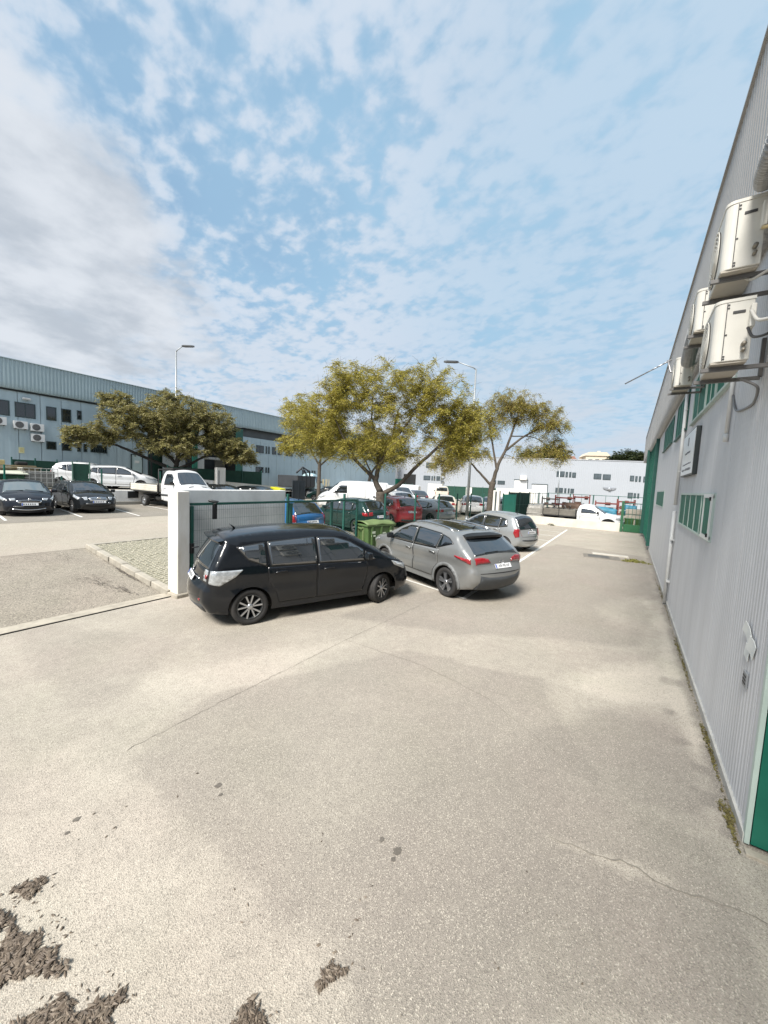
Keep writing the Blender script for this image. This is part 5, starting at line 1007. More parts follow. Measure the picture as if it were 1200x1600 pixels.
class Shape:
    def __init__(s, sp):
        s.sp = sp; s.O, s.u = cr_curve(sp['top']); s.XZ = s.O[:, :2]; s.W = sp['W']; s.zs = sp['zs']
        d = np.gradient(s.XZ, axis=0); nrm = np.stack([-d[:, 1], d[:, 0]], 1); nrm /= np.linalg.norm(nrm, axis=1)[:, None]+1e-9
        s.N = nrm; s.S = np.concatenate([[0], np.cumsum(np.linalg.norm(np.diff(s.XZ, axis=0), axis=1))])
        s.xr, s.xf = s.XZ[:, 0].min(), s.XZ[:, 0].max()
        s.Yo = s.Y(s.XZ[:, 0], s.XZ[:, 1])
    def Y(s, x, z):
        x = np.asarray(x, float); z = np.asarray(z, float); sp = s.sp
        pf, pr = sp.get('pf', (0.95, .20)), sp.get('pr', (0.7, .11))
        tf = np.clip((x-(s.xf-pf[0]))/pf[0], 0, 1.1); tr = np.clip(((s.xr+pr[0])-x)/pr[0], 0, 1.1)
        y = s.W*(1-pf[1]*tf**2.4-pr[1]*tr**2.4)
        bz = np.interp(x, sp['belt'][0], sp['belt'][1])
        v = np.clip((bz-z)/(bz-s.zs), 0, 1); y = y*(1-.055*np.clip((v-.35)/.65, 0, 1)**2) - .015*np.clip((.25-v)/.25, 0, 1)
        y += sp.get('crease', .010)*np.exp(-((bz-.13-z)/.045)**2)*np.where(z < bz, 1, .3)     # shoulder crease
        y -= sp.get('scallop', .016)*np.exp(-((bz-.34-z)/.10)**2)                              # hollow along the doors
        up = np.clip(z-bz, 0, None); y -= sp['tum']*up+.22*up**2
        for ax in sp['axles']:
            dd = np.hypot(x-ax, z-sp['R']); y += .022*np.exp(-((dd-sp['R']-.07)/.07)**2)
        P = np.stack(np.broadcast_arrays(x, z), -1).reshape(-1, 2)
        i = np.empty(len(P), int); dmin = np.empty(len(P))
        for a in range(0, len(P), 4000):
            q = np.linalg.norm(P[a:a+4000, None]-s.XZ[None], axis=2); i[a:a+4000] = q.argmin(1); dmin[a:a+4000] = q.min(1)
        # signed: only the part inside counts
        dmin = dmin.reshape(y.shape); r = s.O[i, 3].reshape(y.shape); t = np.clip(1-dmin/r, 0, 1)
        return y - r*(1-np.sqrt(np.clip(1-t**2, 0, 1)))
    def side(s, pts, off=0.0, sgn=1):
        x, z = pts[:, 0], pts[:, 1]; e = .01; y = s.Y(x, z)
        if off:
            n = np.stack([-(s.Y(x+e, z)-s.Y(x-e, z))/(2*e), np.ones_like(y), -(s.Y(x, z+e)-s.Y(x, z-e))/(2*e)], 1)
            n[:, 0] = np.clip(n[:, 0], -3, 3); n[:, 2] = np.clip(n[:, 2], -3, 3); n /= np.linalg.norm(n, axis=1)[:, None]
        else: n = np.zeros((len(y), 3))
        q = np.stack([x, y, z], 1)+n*off; q[:, 1] *= sgn; return q
    def top(s, ss, yy, off=0.0):
        """surface point from arc length ss and lateral metres yy"""
        def f(c): return np.interp(ss, s.S, c)
        Yh = f(s.Yo); t = np.clip(yy/np.maximum(Yh, .05), -1, 1); nx, nz = f(s.N[:, 0]), f(s.N[:, 1]); c = f(s.O[:, 2])*(1-t**2)+off
        return np.stack([f(s.XZ[:, 0])+nx*c, t*Yh, f(s.XZ[:, 1])+nz*c], 1)
    def s_of(s, u): return float(np.interp(u, s.u, s.S))
    # patches: plates that lie on the skin, with a rim going back into it
    def _plate(s, mp, poly, step, off, back, mb):
        poly = dense(poly, step); vs, fs = fill(poly, step); top = mp(vs, off); n = len(vs)
        edge = {}
        for f in fs:
            for i in range(3):
                a, b = f[i], f[(i+1) % 3]; edge[(a, b)] = edge.get((a, b), 0)+1
        bd = [(a, b) for (a, b) in edge if (b, a) not in edge]
        low = mp(vs, off-back); idx = {}; extra = []
        for a, b in bd:
            for k in (a, b):
                if k not in idx: idx[k] = n+len(extra); extra.append(low[k])
        mb.add(list(top)+extra, list(fs)+[(a, b, idx[b], idx[a]) for a, b in bd], True); return mb
    def side_patch(s, mb, poly, off=.005, sgn=1, step=.09, back=.012):
        return s._plate(lambda v, o: s.side(v, o, sgn), poly, step, off, back, mb)
    def top_patch(s, mb, poly, off=.005, step=.09, back=.012, mirror=False):
        P = [(s.s_of(u), y) for u, y in poly]
        if mirror: P = [(a, -b) for a, b in P][::-1]
        return s._plate(lambda v, o: s.top(v[:, 0], v[:, 1], o), P, step, off, back, mb)
    def arch(s, ax, ra, a0=0, a1=PI, n=14):
        return [(ax+ra*math.cos(a0+(a1-a0)*k/n), s.sp['R']+ra*math.sin(a0+(a1-a0)*k/n)) for k in range(n+1)]
    def body(s, name, m, parent):
        sp = s.sp; zs = s.zs; R = sp['R']; mb = MB()
        ra = sp.get('ra', R+.05); top = [tuple(p) for p in s.XZ]; bottom = []
        cut = math.asin(max(-.9, min(.9, (zs-R)/ra)))
        front = top[-1]; rear = top[0]
        for ax in sorted(sp['axles'], reverse=True): bottom += s.arch(ax, ra, cut, PI-cut)
        bottom = [p for p in bottom if rear[0]+.02 < p[0] < front[0]-.02]
        poly = top+bottom
        seeds = []
        for d in (.012, .035, .075): seeds.append(s.XZ-s.N*d)
        bzl = np.arange(s.xr, s.xf, .1); bz = np.interp(bzl, sp['belt'][0], sp['belt'][1])
        for dz in (.0, -.09, -.13, -.17, -.26): seeds.append(np.stack([bzl, bz+dz], 1))
        vs, fs = fill(poly[::-1], .10, np.vstack(seeds)); n = len(vs)
        up = s.side(vs, 0, 1)
        mb.add(up, fs, True); dn = up.copy(); dn[:, 1] *= -1; mb.add(dn, [f[::-1] for f in fs], True)
        ts = np.array([-1, -.93, -.8, -.55, -.28, 0, .28, .55, .8, .93, 1.0]); k = len(s.XZ); rows = []
        for t in ts: rows.append(s.top(s.S, t*s.Yo))
        fs2 = [(j*k+i, j*k+i+1, (j+1)*k+i+1, (j+1)*k+i) for j in range(len(ts)-1) for i in range(k-1)]
        mb.add(np.vstack(rows), fs2, True)
        me = mb.mesh(name, m); bm = bmesh.new(); bm.from_mesh(me); bmesh.ops.remove_doubles(bm, verts=bm.verts, dist=.0015)
        bmesh.ops.recalc_face_normals(bm, faces=bm.faces); bm.to_mesh(me); bm.free(); me.polygons.foreach_set('use_smooth', [True]*len(me.polygons))
        return obj_of(name, me, parent)

WHEELS = {}
def wheel_meshes(R, w, style):
    key = (R, w, style)
    if key in WHEELS: return WHEELS[key]
    rr = R*.70; T = MB()
    T.lathe([(rr, w*.40), (R*.80, w*.50), (R*.93, w*.49), (R*.985, w*.40), (R, w*.30), (R, w*.20), (R*.985, w*.185), (R*.985, w*.165), (R, w*.15), (R, -w*.15), (R*.985, -w*.165), (R*.985, -w*.185), (R, -w*.2), (R, -w*.3), (R*.985, -w*.4), (R*.93, -w*.49), (R*.8, -w*.5), (rr, -w*.4)], 40, 'y')
    B = MB(); B.lathe([(rr*1.02, w*.43), (rr*.95, w*.46), (rr*.90, w*.40), (rr*.86, w*.1), (rr*.84, -w*.35), (.0, -w*.35)], 36, 'y')
    Sp = MB(); h = w*.44
    def spoke(a, r0, r1, w0, w1, y0, y1, tw=0.0):
        c0, s0 = math.cos(a), math.sin(a); c1, s1 = math.cos(a+tw), math.sin(a+tw); vs = []
        for (cc, ss, r, ww, yy) in ((c0, s0, r0, w0, y0), (c1, s1, r1, w1, y1)):
            for sg in (-1, 1):
                for dy in (0, -.035): vs.append((cc*r-ss*ww/2*sg, yy+dy, ss*r+cc*ww/2*sg))
        Sp.add(vs, [(0, 2, 6, 4), (1, 5, 7, 3), (0, 4, 5, 1), (2, 3, 7, 6)])
    if style == 'twin':       # five pairs of slim spokes
        for k in range(5):
            for d in (-.17, .17): spoke(2*PI*k/5+.3+d*.8, R*.12, rr*.95, R*.075, R*.085, h*.85, h, d*.9)
    elif style == 'blade':    # swept two-tone blades
        for k in range(5):
            for d, t in ((0, .42), (.5, .20)): spoke(2*PI*k/5+d, R*.13, rr*.95, R*.10, R*.13, h*.9, h, t)
    elif style == 'ten':
        for k in range(10): spoke(2*PI*k/10, R*.12, rr*.95, R*.07, R*.085, h*.85, h)
    elif style == 'five':
        for k in range(5): spoke(2*PI*k/5, R*.12, rr*.95, R*.15, R*.17, h*.85, h)
    else:                     # steel wheel with cover
        Sp.lathe([(rr*.95, h*.9), (rr*.7, h*1.05), (rr*.62, h*.7), (rr*.35, h*.75), (rr*.3, h*1.1), (0, h*1.1)], 24, 'y')
    if style != 'steel': Sp.lathe([(R*.17, h*.5), (R*.16, h*.92), (R*.10, h*1.0), (0, h*1.0)], 16, 'y')
    a = (T.mesh('tyre', M['tyre']), B.mesh('rim', M['rim_dark']), Sp.mesh('spokes', M['rim']))
    WHEELS[key] = a; return a
def add_wheel(parent, x, y, R, w, style, sgn, steer=0.0, spokes_mat=None):
    t, b, s = wheel_meshes(R, w, style)
    wo = bpy.data.objects.new('wheel', t); wo.location = (x, y, R); wo.rotation_euler = (0, rng.uniform(0, 6), (0 if sgn > 0 else PI)+steer); link(wo, parent)
    wo.rotation_mode = 'YXZ'
    obj_of('rim', b, wo); obj_of('spokes', s, wo); return wo

def car(name, label, cat, sp, paint_m, loc, heading, group=None, fine=True, glass=None, zrot=0.0):
    """heading: degrees counter-clockwise from +X"""
    root = empty(name, loc, math.radians(heading), label, cat, group)
    s = Shape(sp); s.body('body', paint_m, root); R = sp['R']; W = s.W; zs = s.zs; G = glass or M['glass']
    U = MB(); U.box(((s.xr+s.xf)/2-.05, 0, (zs+.06+.70)/2), (s.xf-s.xr-.80, 2*(W-.27), .64-zs)); U.box(((s.xr+s.xf)/2, 0, zs+.04), (s.xf-s.xr-.5, 2*(W-.30), .10)); U.build('underbody', M['under'], root)
    # windscreen and rear window: plates on the skin
    w0, w1 = sp.get('ws', (9.12, 10.9)); ya, yb = s.W-.30, s.W-.16
    ws = MB(); s.top_patch(ws, rounded([(w0, -ya), (w0, ya), (w1, yb), (w1, -yb)], .06)); ws.build('windscreen', sp.get('ws_glass', G), root)
    if 'rw' in sp:
        r0, r1, y0, y1 = sp['rw']; rw = MB(); s.top_patch(rw, rounded([(r0, -y0), (r0, y0), (r1, y1), (r1, -y1)], .06)); rwo = rw.build('rear_window', G, root)
        if fine and sp.get('wiper', True):
            q = s.top(np.array([s.s_of(r0+.1)]*2), np.array([.02, .42]), .016); wp = MB(); wp.tube([q[0], q[1]], .010, 5); wp.build('rear_wiper', M['trim'], rwo)
    if fine:   # windscreen wipers
        wp = MB()
        for y0, y1 in ((.55, -.02), (-.1, -.62)):
            q = s.top(np.array([s.s_of(w1+.02), s.s_of(w1-.15)]), np.array([y0, y1]), .016); wp.tube([q[0], q[1]], .011, 5)
        wp.build('wiper', M['trim'], root)
    # doors with gaps; side windows belong to the door they sit above
    for sgn in (1, -1):
        wins = list(sp['windows']); doors = []
        for dp, hw in sp.get('doors', []):
            g = MB(); ring(s, g, dp, sgn)
            inner = shrink(dp, .008); d = MB(); s.side_patch(d, inner, .006, sgn, .05)
            do = d.build('door', paint_m, root); g.build('door_gap', M['shadow_gap'], do); doors.append(do)
            if hw is not None and fine:
                hx, hz_ = hw; q = s.side(np.array([(hx-.10, hz_), (hx, hz_+.012), (hx+.10, hz_+.01)]), .035, sgn); h = MB()
                h.tube([s.side(np.array([(hx-.11, hz_)]), .0, sgn)[0]]+list(q)+[s.side(np.array([(hx+.115, hz_)]), .0, sgn)[0]], [.013, .016, .017, .016, .013], 6); h.build('handle', sp.get('handle_m', paint_m), do)
        wf = MB()
        for wpoly, di in wins:
            pm = doors[di] if (di is not None and di < len(doors)) else root
            if fine or True:
                f = MB(); s.side_patch(f, rounded(grow(wpoly, .022), .03), .0068, sgn, .10); f.build('window_frame', sp.get('winframe_m', M['trim']), pm)
            w = MB(); s.side_patch(w, rounded(wpoly, .03), .0095, sgn, .10); w.build('window', sp.get('side_glass', G), pm)
        if 'mirror' in sp:
            mx, mz = sp['mirror']; mm = MB(); yb_ = float(s.Y(np.array([mx]), np.array([mz]))[0])
            mm.bbox((mx-.02, sgn*(yb_+.14), mz+.04), (.11, .20, .15), .04); mm.tube([(mx, sgn*(yb_-.03), mz-.03), (mx, sgn*(yb_+.09), mz-.01)], .03, 6)
            mo = mm.build('mirror', paint_m if sp.get('mirror_paint', True) else M['trim'], root)
            mg = MB(); mg.box((mx-.078, sgn*(yb_+.145), mz+.04), (.004, .16, .11)); mg.build('mirror_glass', M['glass'], mo)
        # lamps
        for nm, mkey, poly, kind in sp.get('lamps', []):
            if kind == 'side': L_ = MB(); s.side_patch(L_, rounded(poly, .02), .010, sgn, .05, .02); L_.build(nm, M[mkey], root)
            else: L_ = MB(); s.top_patch(L_, rounded(poly, .02), .016 if kind == 'top2' else .010, .05, .02, mirror=(sgn < 0)); L_.build(nm, M[mkey], root)
        for nm, mkey, poly in sp.get('side_trim', []):
            L_ = MB(); s.side_patch(L_, poly, .012, sgn, .08, .02); L_.build(nm, M[mkey] if isinstance(mkey, str) else mkey, root)
        if sp.get('arch_trim'):
            for ax in sp['axles']:
                ra = sp.get('ra', R+.05); c0 = math.asin((zs+.02-R)/(ra+.06)); A = s.arch(ax, ra+.002, c0, PI-c0, 18); B = s.arch(ax, ra+.075, c0, PI-c0, 18)
                L_ = MB(); s.side_patch(L_, A+B[::-1], .014, sgn, .06, .025); L_.build('wheel_arch', sp['arch_trim'], root)
        if sp.get('rails'):
            x0, x1 = sp['rails']; xs = np.linspace(x0, x1, 9); zt = np.interp(xs, s.XZ[::-1, 0] if s.XZ[0, 0] > s.XZ[-1, 0] else s.XZ[:, 0], s.XZ[:, 1])
            # outline is single valued in z over the roof
            m_ = (s.u > 5.5) & (s.u < 10); zt = np.interp(xs, s.XZ[m_, 0], s.XZ[m_, 1]); yy = np.interp(xs, s.XZ[m_, 0], s.Yo[m_])
            L_ = MB(); pts = [(x, sgn*(y-.0), z+.03+(-.03 if k in (0, 8) else 0)) for k, (x, y, z) in enumerate(zip(xs, yy, zt))]; L_.tube(pts, .016, 6); L_.build('roof_rail', sp.get('rail_m', M['chrome']), root)
    for nm, mkey, poly, off in sp.get('panels', []):
        L_ = MB(); s.top_patch(L_, poly, off, .08, off+.015); L_.build(nm, M[mkey] if isinstance(mkey, str) else mkey, root)
    if 'spoiler' in sp:
        x0, z0, x1, z1, y_, th = sp['spoiler']; L_ = MB(); ys = np.linspace(-y_, y_, 9); rows = []
        for y in ys:
            k = 1-(abs(y)/y_)**3; rows.append([(x0, y, z0+.05*k-.02), (x1+.10*(1-k), y, z1+.03*k), (x1+.10*(1-k)+.015, y, z1+.03*k-th), (x0, y, z0-.06)])
        vs = [p for r in rows for p in r]; fs = [(i*4+j, i*4+(j+1) % 4, (i+1)*4+(j+1) % 4, (i+1)*4+j) for i in range(8) for j in range(4)]+[(0, 1, 2, 3), (35, 34, 33, 32)]
        L_.add(vs, fs, False); L_.build('spoiler', sp.get('spoiler_m', paint_m), root)
    for (u, txt, front) in sp.get('plates', []):
        c = s.top(np.array([s.s_of(u)]), np.array([0.]), .014)[0]; i = int(np.argmin(abs(s.u-u))); nx, nz = s.N[i]; ang = math.atan2(nz, nx)
        pl = MB(); pl.bbox((0, 0, 0), (.014, .52, .11), .004); po = pl.build('number_plate', M['plate'], root, tuple(c))
        n_ = Vector((nx, 0, nz)).normalized(); up = Vector((-nz, 0, nx)); up = up if up.z > 0 else -up; yv = up.cross(n_); po.rotation_euler = Matrix((n_, yv, up)).transposed().to_euler()
        b = MB(); b.box((.0082, -.24, 0), (.002, .035, .10)); b.build('plate_band', M['blue'], po)
        if txt and txt != '-':
            t = text_obj('plate_text', txt, .092, M['ink'], po, (.0085, .018, 0), (PI/2, 0, PI/2), .001, 1.02)
        else:
            t = MB(); xs = np.linspace(-.19, .15, 6)
            for k, y in enumerate(xs): t.box((.0085, y, 0), (.002, .035, .058))
            tag(t.build('plate_characters', M['plastic'], po), kind='stuff')
    if fine and 'badge' in sp:
        u, y, sz = sp['badge']; c = s.top(np.array([s.s_of(u)]), np.array([y]), .012)[0]; b = MB(); b.lathe([(sz, -.006), (sz, .004), (sz*.7, .007), (sz*.66, .002), (0, .002)], 18, 'x', tuple(c)); b.build('badge', M['chrome'], root)
    if fine:
        c = s.top(np.array([s.s_of(6.4)]), np.array([0.]), .0)[0]; a = MB(); a.tube([c, c+np.array([-.05, 0, .05]), c+np.array([-.10, 0, .09])], [.022, .014, .004], 6); a.build('antenna', M['trim'], root)
    st = math.radians(sp.get('steer', 0))
    for ax in sp['axles']:
        for sgn in (1, -1):
            fr = ax == max(sp['axles']) and len(sp['axles']) > 1
            add_wheel(root, ax, sgn*(W-.125-(.01 if fr else 0)), R, sp.get('tw', .21), sp.get('wheel', 'five') if fine or True else 'steel', sgn, st if fr else 0)
    return root, s
def ring(s, mb, poly, sgn):
    a = dense(grow(poly, .004), .05); A = np.array(poly); n = len(poly); o, i_ = [], []
    G, S_ = grow(poly, .003), shrink(poly, .016)
    for e in range(n):
        p0, p1, q0, q1 = map(np.array, (G[e], G[(e+1) % n], S_[e], S_[(e+1) % n])); k = max(1, int(np.linalg.norm(p1-p0)/.05))
        for t in range(k): o.append(p0+(p1-p0)*t/k); i_.append(q0+(q1-q0)*t/k)
    m = len(o); V = list(s.side(np.array(o), .004, sgn))+list(s.side(np.array(i_), .004, sgn)); mb.add(V, [(k, (k+1) % m, m+(k+1) % m, m+k) for k in range(m)], False)
def shrink(poly, d): return grow(poly, -d)
def grow(poly, d):
    P = np.array(poly, float); n = len(P); ar = sum(P[i][0]*P[(i+1) % n][1]-P[(i+1) % n][0]*P[i][1] for i in range(n)); sg = 1 if ar > 0 else -1; out = []
    for i in range(n):
        a, p, b = P[i-1], P[i], P[(i+1) % n]; e1 = (p-a)/max(np.linalg.norm(p-a), 1e-9); e2 = (b-p)/max(np.linalg.norm(b-p), 1e-9)
        n1 = np.array([e1[1], -e1[0]])*sg; n2 = np.array([e2[1], -e2[0]])*sg; m = n1+n2; q = m/max(m @ m, .5)*2*.5*2
        out.append(tuple(p+d*(m/max((m @ m)/2, .6))))
    return out

def std(sp):
    """shared defaults for ordinary hatchbacks"""
    sp.setdefault('rw', (4.1, 5.55, sp['W']-.20, sp['W']-.32)); return sp
# black compact people carrier
VAN = std(dict(W=.895, R=.325, zs=.24, tum=.28, axles=(-1.39, 1.39), belt=((-2.2, -1.5, 1.2, 2.3), (1.08, 1.06, .98, .92)), wheel='twin', tw=.215, steer=-24,
    top=[(-2.05, .27, .09, .10), (-2.17, .45, .12, .16), (-2.16, .66, .13, .17), (-2.09, .80, .12, .13), (-2.04, 1.02, .11, .11), (-1.84, 1.43, .08, .09), (-1.74, 1.555, .05, .09), (-1.0, 1.63, .04, .10), (-.1, 1.645, .04, .10), (.55, 1.57, .06, .09),
         (1.12, 1.27, .08, .08), (1.58, 1.02, .09, .08), (1.86, .93, .07, .14), (2.12, .80, .08, .18), (2.25, .62, .14, .20), (2.29, .45, .17, .2), (2.2, .22, .14, .15)],
    windows=[([(1.20, 1.0), (.98, 1.0), (.98, 1.16)], None), ([(.92, 1.0), (-.08, 1.03), (-.08, 1.49), (.30, 1.47), (.62, 1.37), (.92, 1.20)], 0), ([(-.15, 1.03), (-1.02, 1.05), (-1.06, 1.45), (-.15, 1.50)], 1), ([(-1.14, 1.44), (-1.60, 1.39), (-1.42, 1.18), (-1.12, 1.06)], None)],
    doors=[([(1.0, .97), (.99, .62), (.90, .34), (-.12, .34), (-.12, 1.01)], (.10, .90)), ([(-.14, 1.01), (-.14, .34), (-.88, .34), (-.94, .56), (-1.08, .74), (-1.10, 1.03)], (-.86, .92))],
    mirror=(.98, 1.06), lamps=[('tail_lamp', 'clear', [(-2.06, .80), (-2.03, 1.02), (-1.52, 1.02), (-1.66, .90), (-1.90, .76)], 'side'), ('tail_lamp', 'clear', [(3.1, .60), (3.95, .60), (3.95, .80), (3.1, .82)], 'top'),
        ('tail_lamp_lens', 'red', [(3.35, .66), (3.65, .66), (3.65, .76), (3.35, .76)], 'top2'), ('headlamp', 'clear', [(2.08, .80), (1.62, .93), (1.70, .83), (2.02, .70)], 'side'), ('headlamp', 'clear', [(13.05, .52), (13.6, .52), (13.5, .74), (12.9, .74)], 'top'), ('rear_reflector', 'red', [(1.2, .58), (1.35, .58), (1.35, .76), (1.2, .76)], 'top')],
    panels=[('grille', 'trim', [(14.0, -.45), (14.0, .45), (15.0, .55), (15.0, -.55)], .008), ('bumper_valance', 'plastic', [(.05, -.6), (.05, .6), (.8, .66), (.8, -.66)], .008), ('tailgate_trim', 'chrome', [(3.02, -.45), (3.02, .45), (3.14, .45), (3.14, -.45)], .016)],
    plates=[(2.62, '-', False), (14.9, '-', True)], spoiler=(-1.62, 1.56, -2.0, 1.49, .66, .03), badge=(3.55, 0, .055), rw=(4.0, 5.5, .70, .60)))
# silver crossover
SUV_TOP = [(-2.04, .34, .08, .12), (-2.18, .52, .12, .17), (-2.19, .72, .13, .16), (-2.12, .86, .10, .10), (-2.06, 1.06, .09, .10), (-1.64, 1.37, .07, .09), (-1.46, 1.51, .05, .08), (-.85, 1.60, .04, .10), (-.1, 1.63, .04, .10), (.45, 1.565, .06, .08),
         (1.0, 1.31, .08, .07), (1.40, 1.11, .08, .07), (1.75, 1.06, .06, .11), (2.08, .96, .07, .16), (2.20, .72, .12, .19), (2.24, .5, .14, .2), (2.14, .24, .12, .15)]
SUV = std(dict(W=.918, R=.35, zs=.27, tum=.30, axles=(-1.3325, 1.3325), belt=((-2.2, -1.4, 1.2, 2.3), (1.18, 1.12, 1.06, 1.02)), wheel='blade', tw=.225, top=SUV_TOP, crease=.016, scallop=.028,
    windows=[([(1.02, 1.085), (.0, 1.09), (.0, 1.50), (.30, 1.495), (.64, 1.36)], 0), ([(-.07, 1.09), (-.93, 1.12), (-1.0, 1.45), (-.07, 1.50)], 1), ([(-1.0, 1.14), (-1.48, 1.29), (-1.30, 1.38), (-1.06, 1.43)], None)],
    doors=[([(1.02, 1.06), (1.0, .62), (.88, .40), (-.04, .40), (-.04, 1.07)], (.14, .95)), ([(-.06, 1.07), (-.06, .40), (-.82, .40), (-.88, .56), (-1.02, .74), (-1.06, 1.10)], (-.84, .99))],
    mirror=(.92, 1.12), mirror_paint=False, lamps=[('tail_lamp', 'red', [(-2.06, .91), (-2.05, 1.025), (-1.62, 1.05), (-1.60, 1.03), (-1.88, .96)], 'side'), ('tail_lamp', 'red', [(3.40, .34), (3.74, .40), (3.92, .60), (3.94, .87), (3.20, .88), (3.36, .62)], 'top'), ('headlamp', 'clear', [(2.10, .86), (1.70, .98), (1.74, .93), (2.08, .78)], 'side'), ('headlamp', 'clear', [(13.1, .45), (13.4, .45), (13.4, .8), (12.9, .8)], 'top'), ('rear_reflector', 'red', [(.9, .62), (1.02, .62), (1.02, .80), (.9, .80)], 'top')],
    arch_trim=None, panels=[('rear_bumper_cladding', 'plastic', [(.05, -.72), (.05, .72), (1.2, .84), (1.75, .70), (1.55, .45), (1.55, -.45), (1.75, -.70), (1.2, -.84)], .014), ('roof_panel', 'glass', [(6.3, -.52), (6.3, .52), (8.6, .54), (8.6, -.54)], .004), ('tailgate_gap', 'shadow_gap', [(1.92, -.72), (1.92, .72), (1.99, .72), (1.99, -.72)], .004), ('grille', 'trim', [(13.6, -.4), (13.6, .4), (14.6, .3), (14.6, -.3)], .008)],
    plates=[(2.62, 'AR·90·AF', False), (14.9, '-', True)], spoiler=(-1.30, 1.54, -1.76, 1.47, .62, .06), spoiler_m=M['trim'], badge=(3.42, 0, .05), rw=(4.05, 5.3, .72, .60), rails=(-1.25, .4)))
# small rounded silver hatchback
C3 = std(dict(W=.835, R=.295, zs=.23, tum=.27, axles=(-1.23, 1.23), belt=((-1.9, -1.2, 1.0, 1.95), (.98, .96, .90, .8)), wheel='steel', tw=.19, pr=(.7, .14),
    top=[(-1.76, .28, .10, .10), (-1.88, .45, .13, .17), (-1.88, .64, .13, .18), (-1.83, .80, .11, .14), (-1.79, .96, .10, .13), (-1.52, 1.36, .08, .10), (-1.36, 1.47, .06, .10), (-.8, 1.53, .06, .13), (-.1, 1.53, .06, .13), (.35, 1.44, .07, .10), (.85, 1.17, .09, .09), (1.25, .98, .10, .10), (1.6, .86, .09, .15), (1.84, .70, .11, .19), (1.94, .52, .15, .2), (1.96, .4, .16, .2), (1.86, .22, .14, .15)],
    windows=[([(.95, .94), (-.05, .95), (-.05, 1.40), (.25, 1.36), (.55, 1.22)], 0), ([(-.11, .95), (-.85, .97), (-.90, 1.37), (-.11, 1.40)], 1), ([(-.92, .98), (-1.30, 1.05), (-1.22, 1.30), (-.96, 1.36)], None)],
    doors=[([(.92, .92), (.90, .56), (.80, .32), (-.07, .32), (-.07, .93)], (.08, .84)), ([(-.09, .93), (-.09, .32), (-.78, .32), (-.84, .5), (-.96, .64), (-.98, .95)], (-.78, .86))],
    mirror=(.82, .98), lamps=[('tail_lamp', 'red', [(-1.83, .66), (-1.80, .98), (-1.66, .98), (-1.62, .80), (-1.70, .62)], 'side'), ('tail_lamp', 'red', [(2.2, .62), (4.0, .62), (4.0, .75), (2.2, .78)], 'top'), ('headlamp', 'clear', [(1.82, .70), (1.35, .88), (1.42, .76), (1.78, .58)], 'side'), ('headlamp', 'clear', [(12.9, .4), (13.5, .4), (13.5, .7), (12.7, .7)], 'top')],
    panels=[('bumper_seam', 'shadow_gap', [(2.06, -.70), (2.06, .70), (2.12, .70), (2.12, -.70)], .004), ('bumper_strip', 'plastic', [(1.25, -.62), (1.25, .62), (1.5, .62), (1.5, -.62)], .006), ('grille', 'trim', [(13.7, -.3), (13.7, .3), (14.5, .4), (14.5, -.4)], .008)],
    plates=[(3.15, '-', False)], badge=(3.72, 0, .045), rw=(3.86, 5.5, .64, .54)))
def hatch(k=1.0, h=1.0, W=.895, wheel='five', sedan=False, rails=None, dark=True, lampkey='red'):
    """ordinary five door hatchback; k stretches the length, h the height"""
    base = [(-1.95, .28, .09, .10), (-2.06, .46, .12, .17), (-2.06, .66, .12, .17), (-2.0, .80, .10, .12), (-1.96, .98, .10, .11), (-1.60, 1.32, .08, .09), (-1.44, 1.42, .05, .09), (-.8, 1.465, .05, .11), (-.1, 1.47, .05, .11), (.40, 1.39, .06, .09), (.95, 1.15, .08, .08), (1.35, .97, .09, .08), (1.72, .88, .07, .14), (2.02, .74, .08, .18), (2.14, .58, .13, .2), (2.17, .42, .15, .2), (2.08, .22, .13, .15)]
    top = [(x*k, z*h, c, r) for x, z, c, r in base]
    S = lambda P: [(x*k, z*h) for x, z in P]
    return std(dict(W=W, R=.315, zs=.22, tum=.30, axles=(-1.31*k, 1.31*k), belt=((-2.1*k, -1.4*k, 1.1*k, 2.2*k), (1.0*h, .98*h, .93*h, .86*h)), wheel=wheel, top=top, rails=rails,
        windows=[(S([(1.0, .95), (.0, .97), (.0, 1.36), (.28, 1.33), (.60, 1.20)]), 0), (S([(-.06, .97), (-.92, .99), (-.98, 1.31), (-.06, 1.36)]), 1), (S([(-1.0, 1.0), (-1.38, 1.10), (-1.24, 1.26), (-1.04, 1.30)]), None)],
        doors=[(S([(.98, .93), (.95, .58), (.84, .32), (-.02, .32), (-.02, .95)]), (.14*k, .86*h)), (S([(-.04, .95), (-.04, .32), (-.82, .32), (-.88, .52), (-1.0, .68), (-1.02, .97)]), (-.82*k, .88*h))],
        mirror=(.88*k, 1.0*h), lamps=[('tail_lamp', lampkey, S([(-2.0, .80), (-1.96, .95), (-1.70, .95), (-1.76, .82)]), 'side'), ('tail_lamp', lampkey, [(3.1, .46), (3.9, .46), (3.9, W-.1), (3.1, W-.1)], 'top'), ('headlamp', 'clear', S([(2.02, .74), (1.52, .90), (1.60, .80), (1.98, .66)]), 'side'), ('headlamp', 'clear', [(13.0, .42), (13.5, .42), (13.4, W-.15), (12.75, W-.15)], 'top')],
        panels=[('grille', 'trim', [(13.75, -.36), (13.75, .36), (14.35, .30), (14.35, -.30)], .008), ('lower_grille', 'trim', [(14.7, -.6), (14.7, .6), (15.4, .5), (15.4, -.5)], .006), ('bumper_strip', 'plastic', [(.3, -.6), (.3, .6), (.8, .6), (.8, -.6)], .006)],
        plates=[(14.5, '-', True), (2.5, '-', False)], badge=(13.5, 0, .05)))
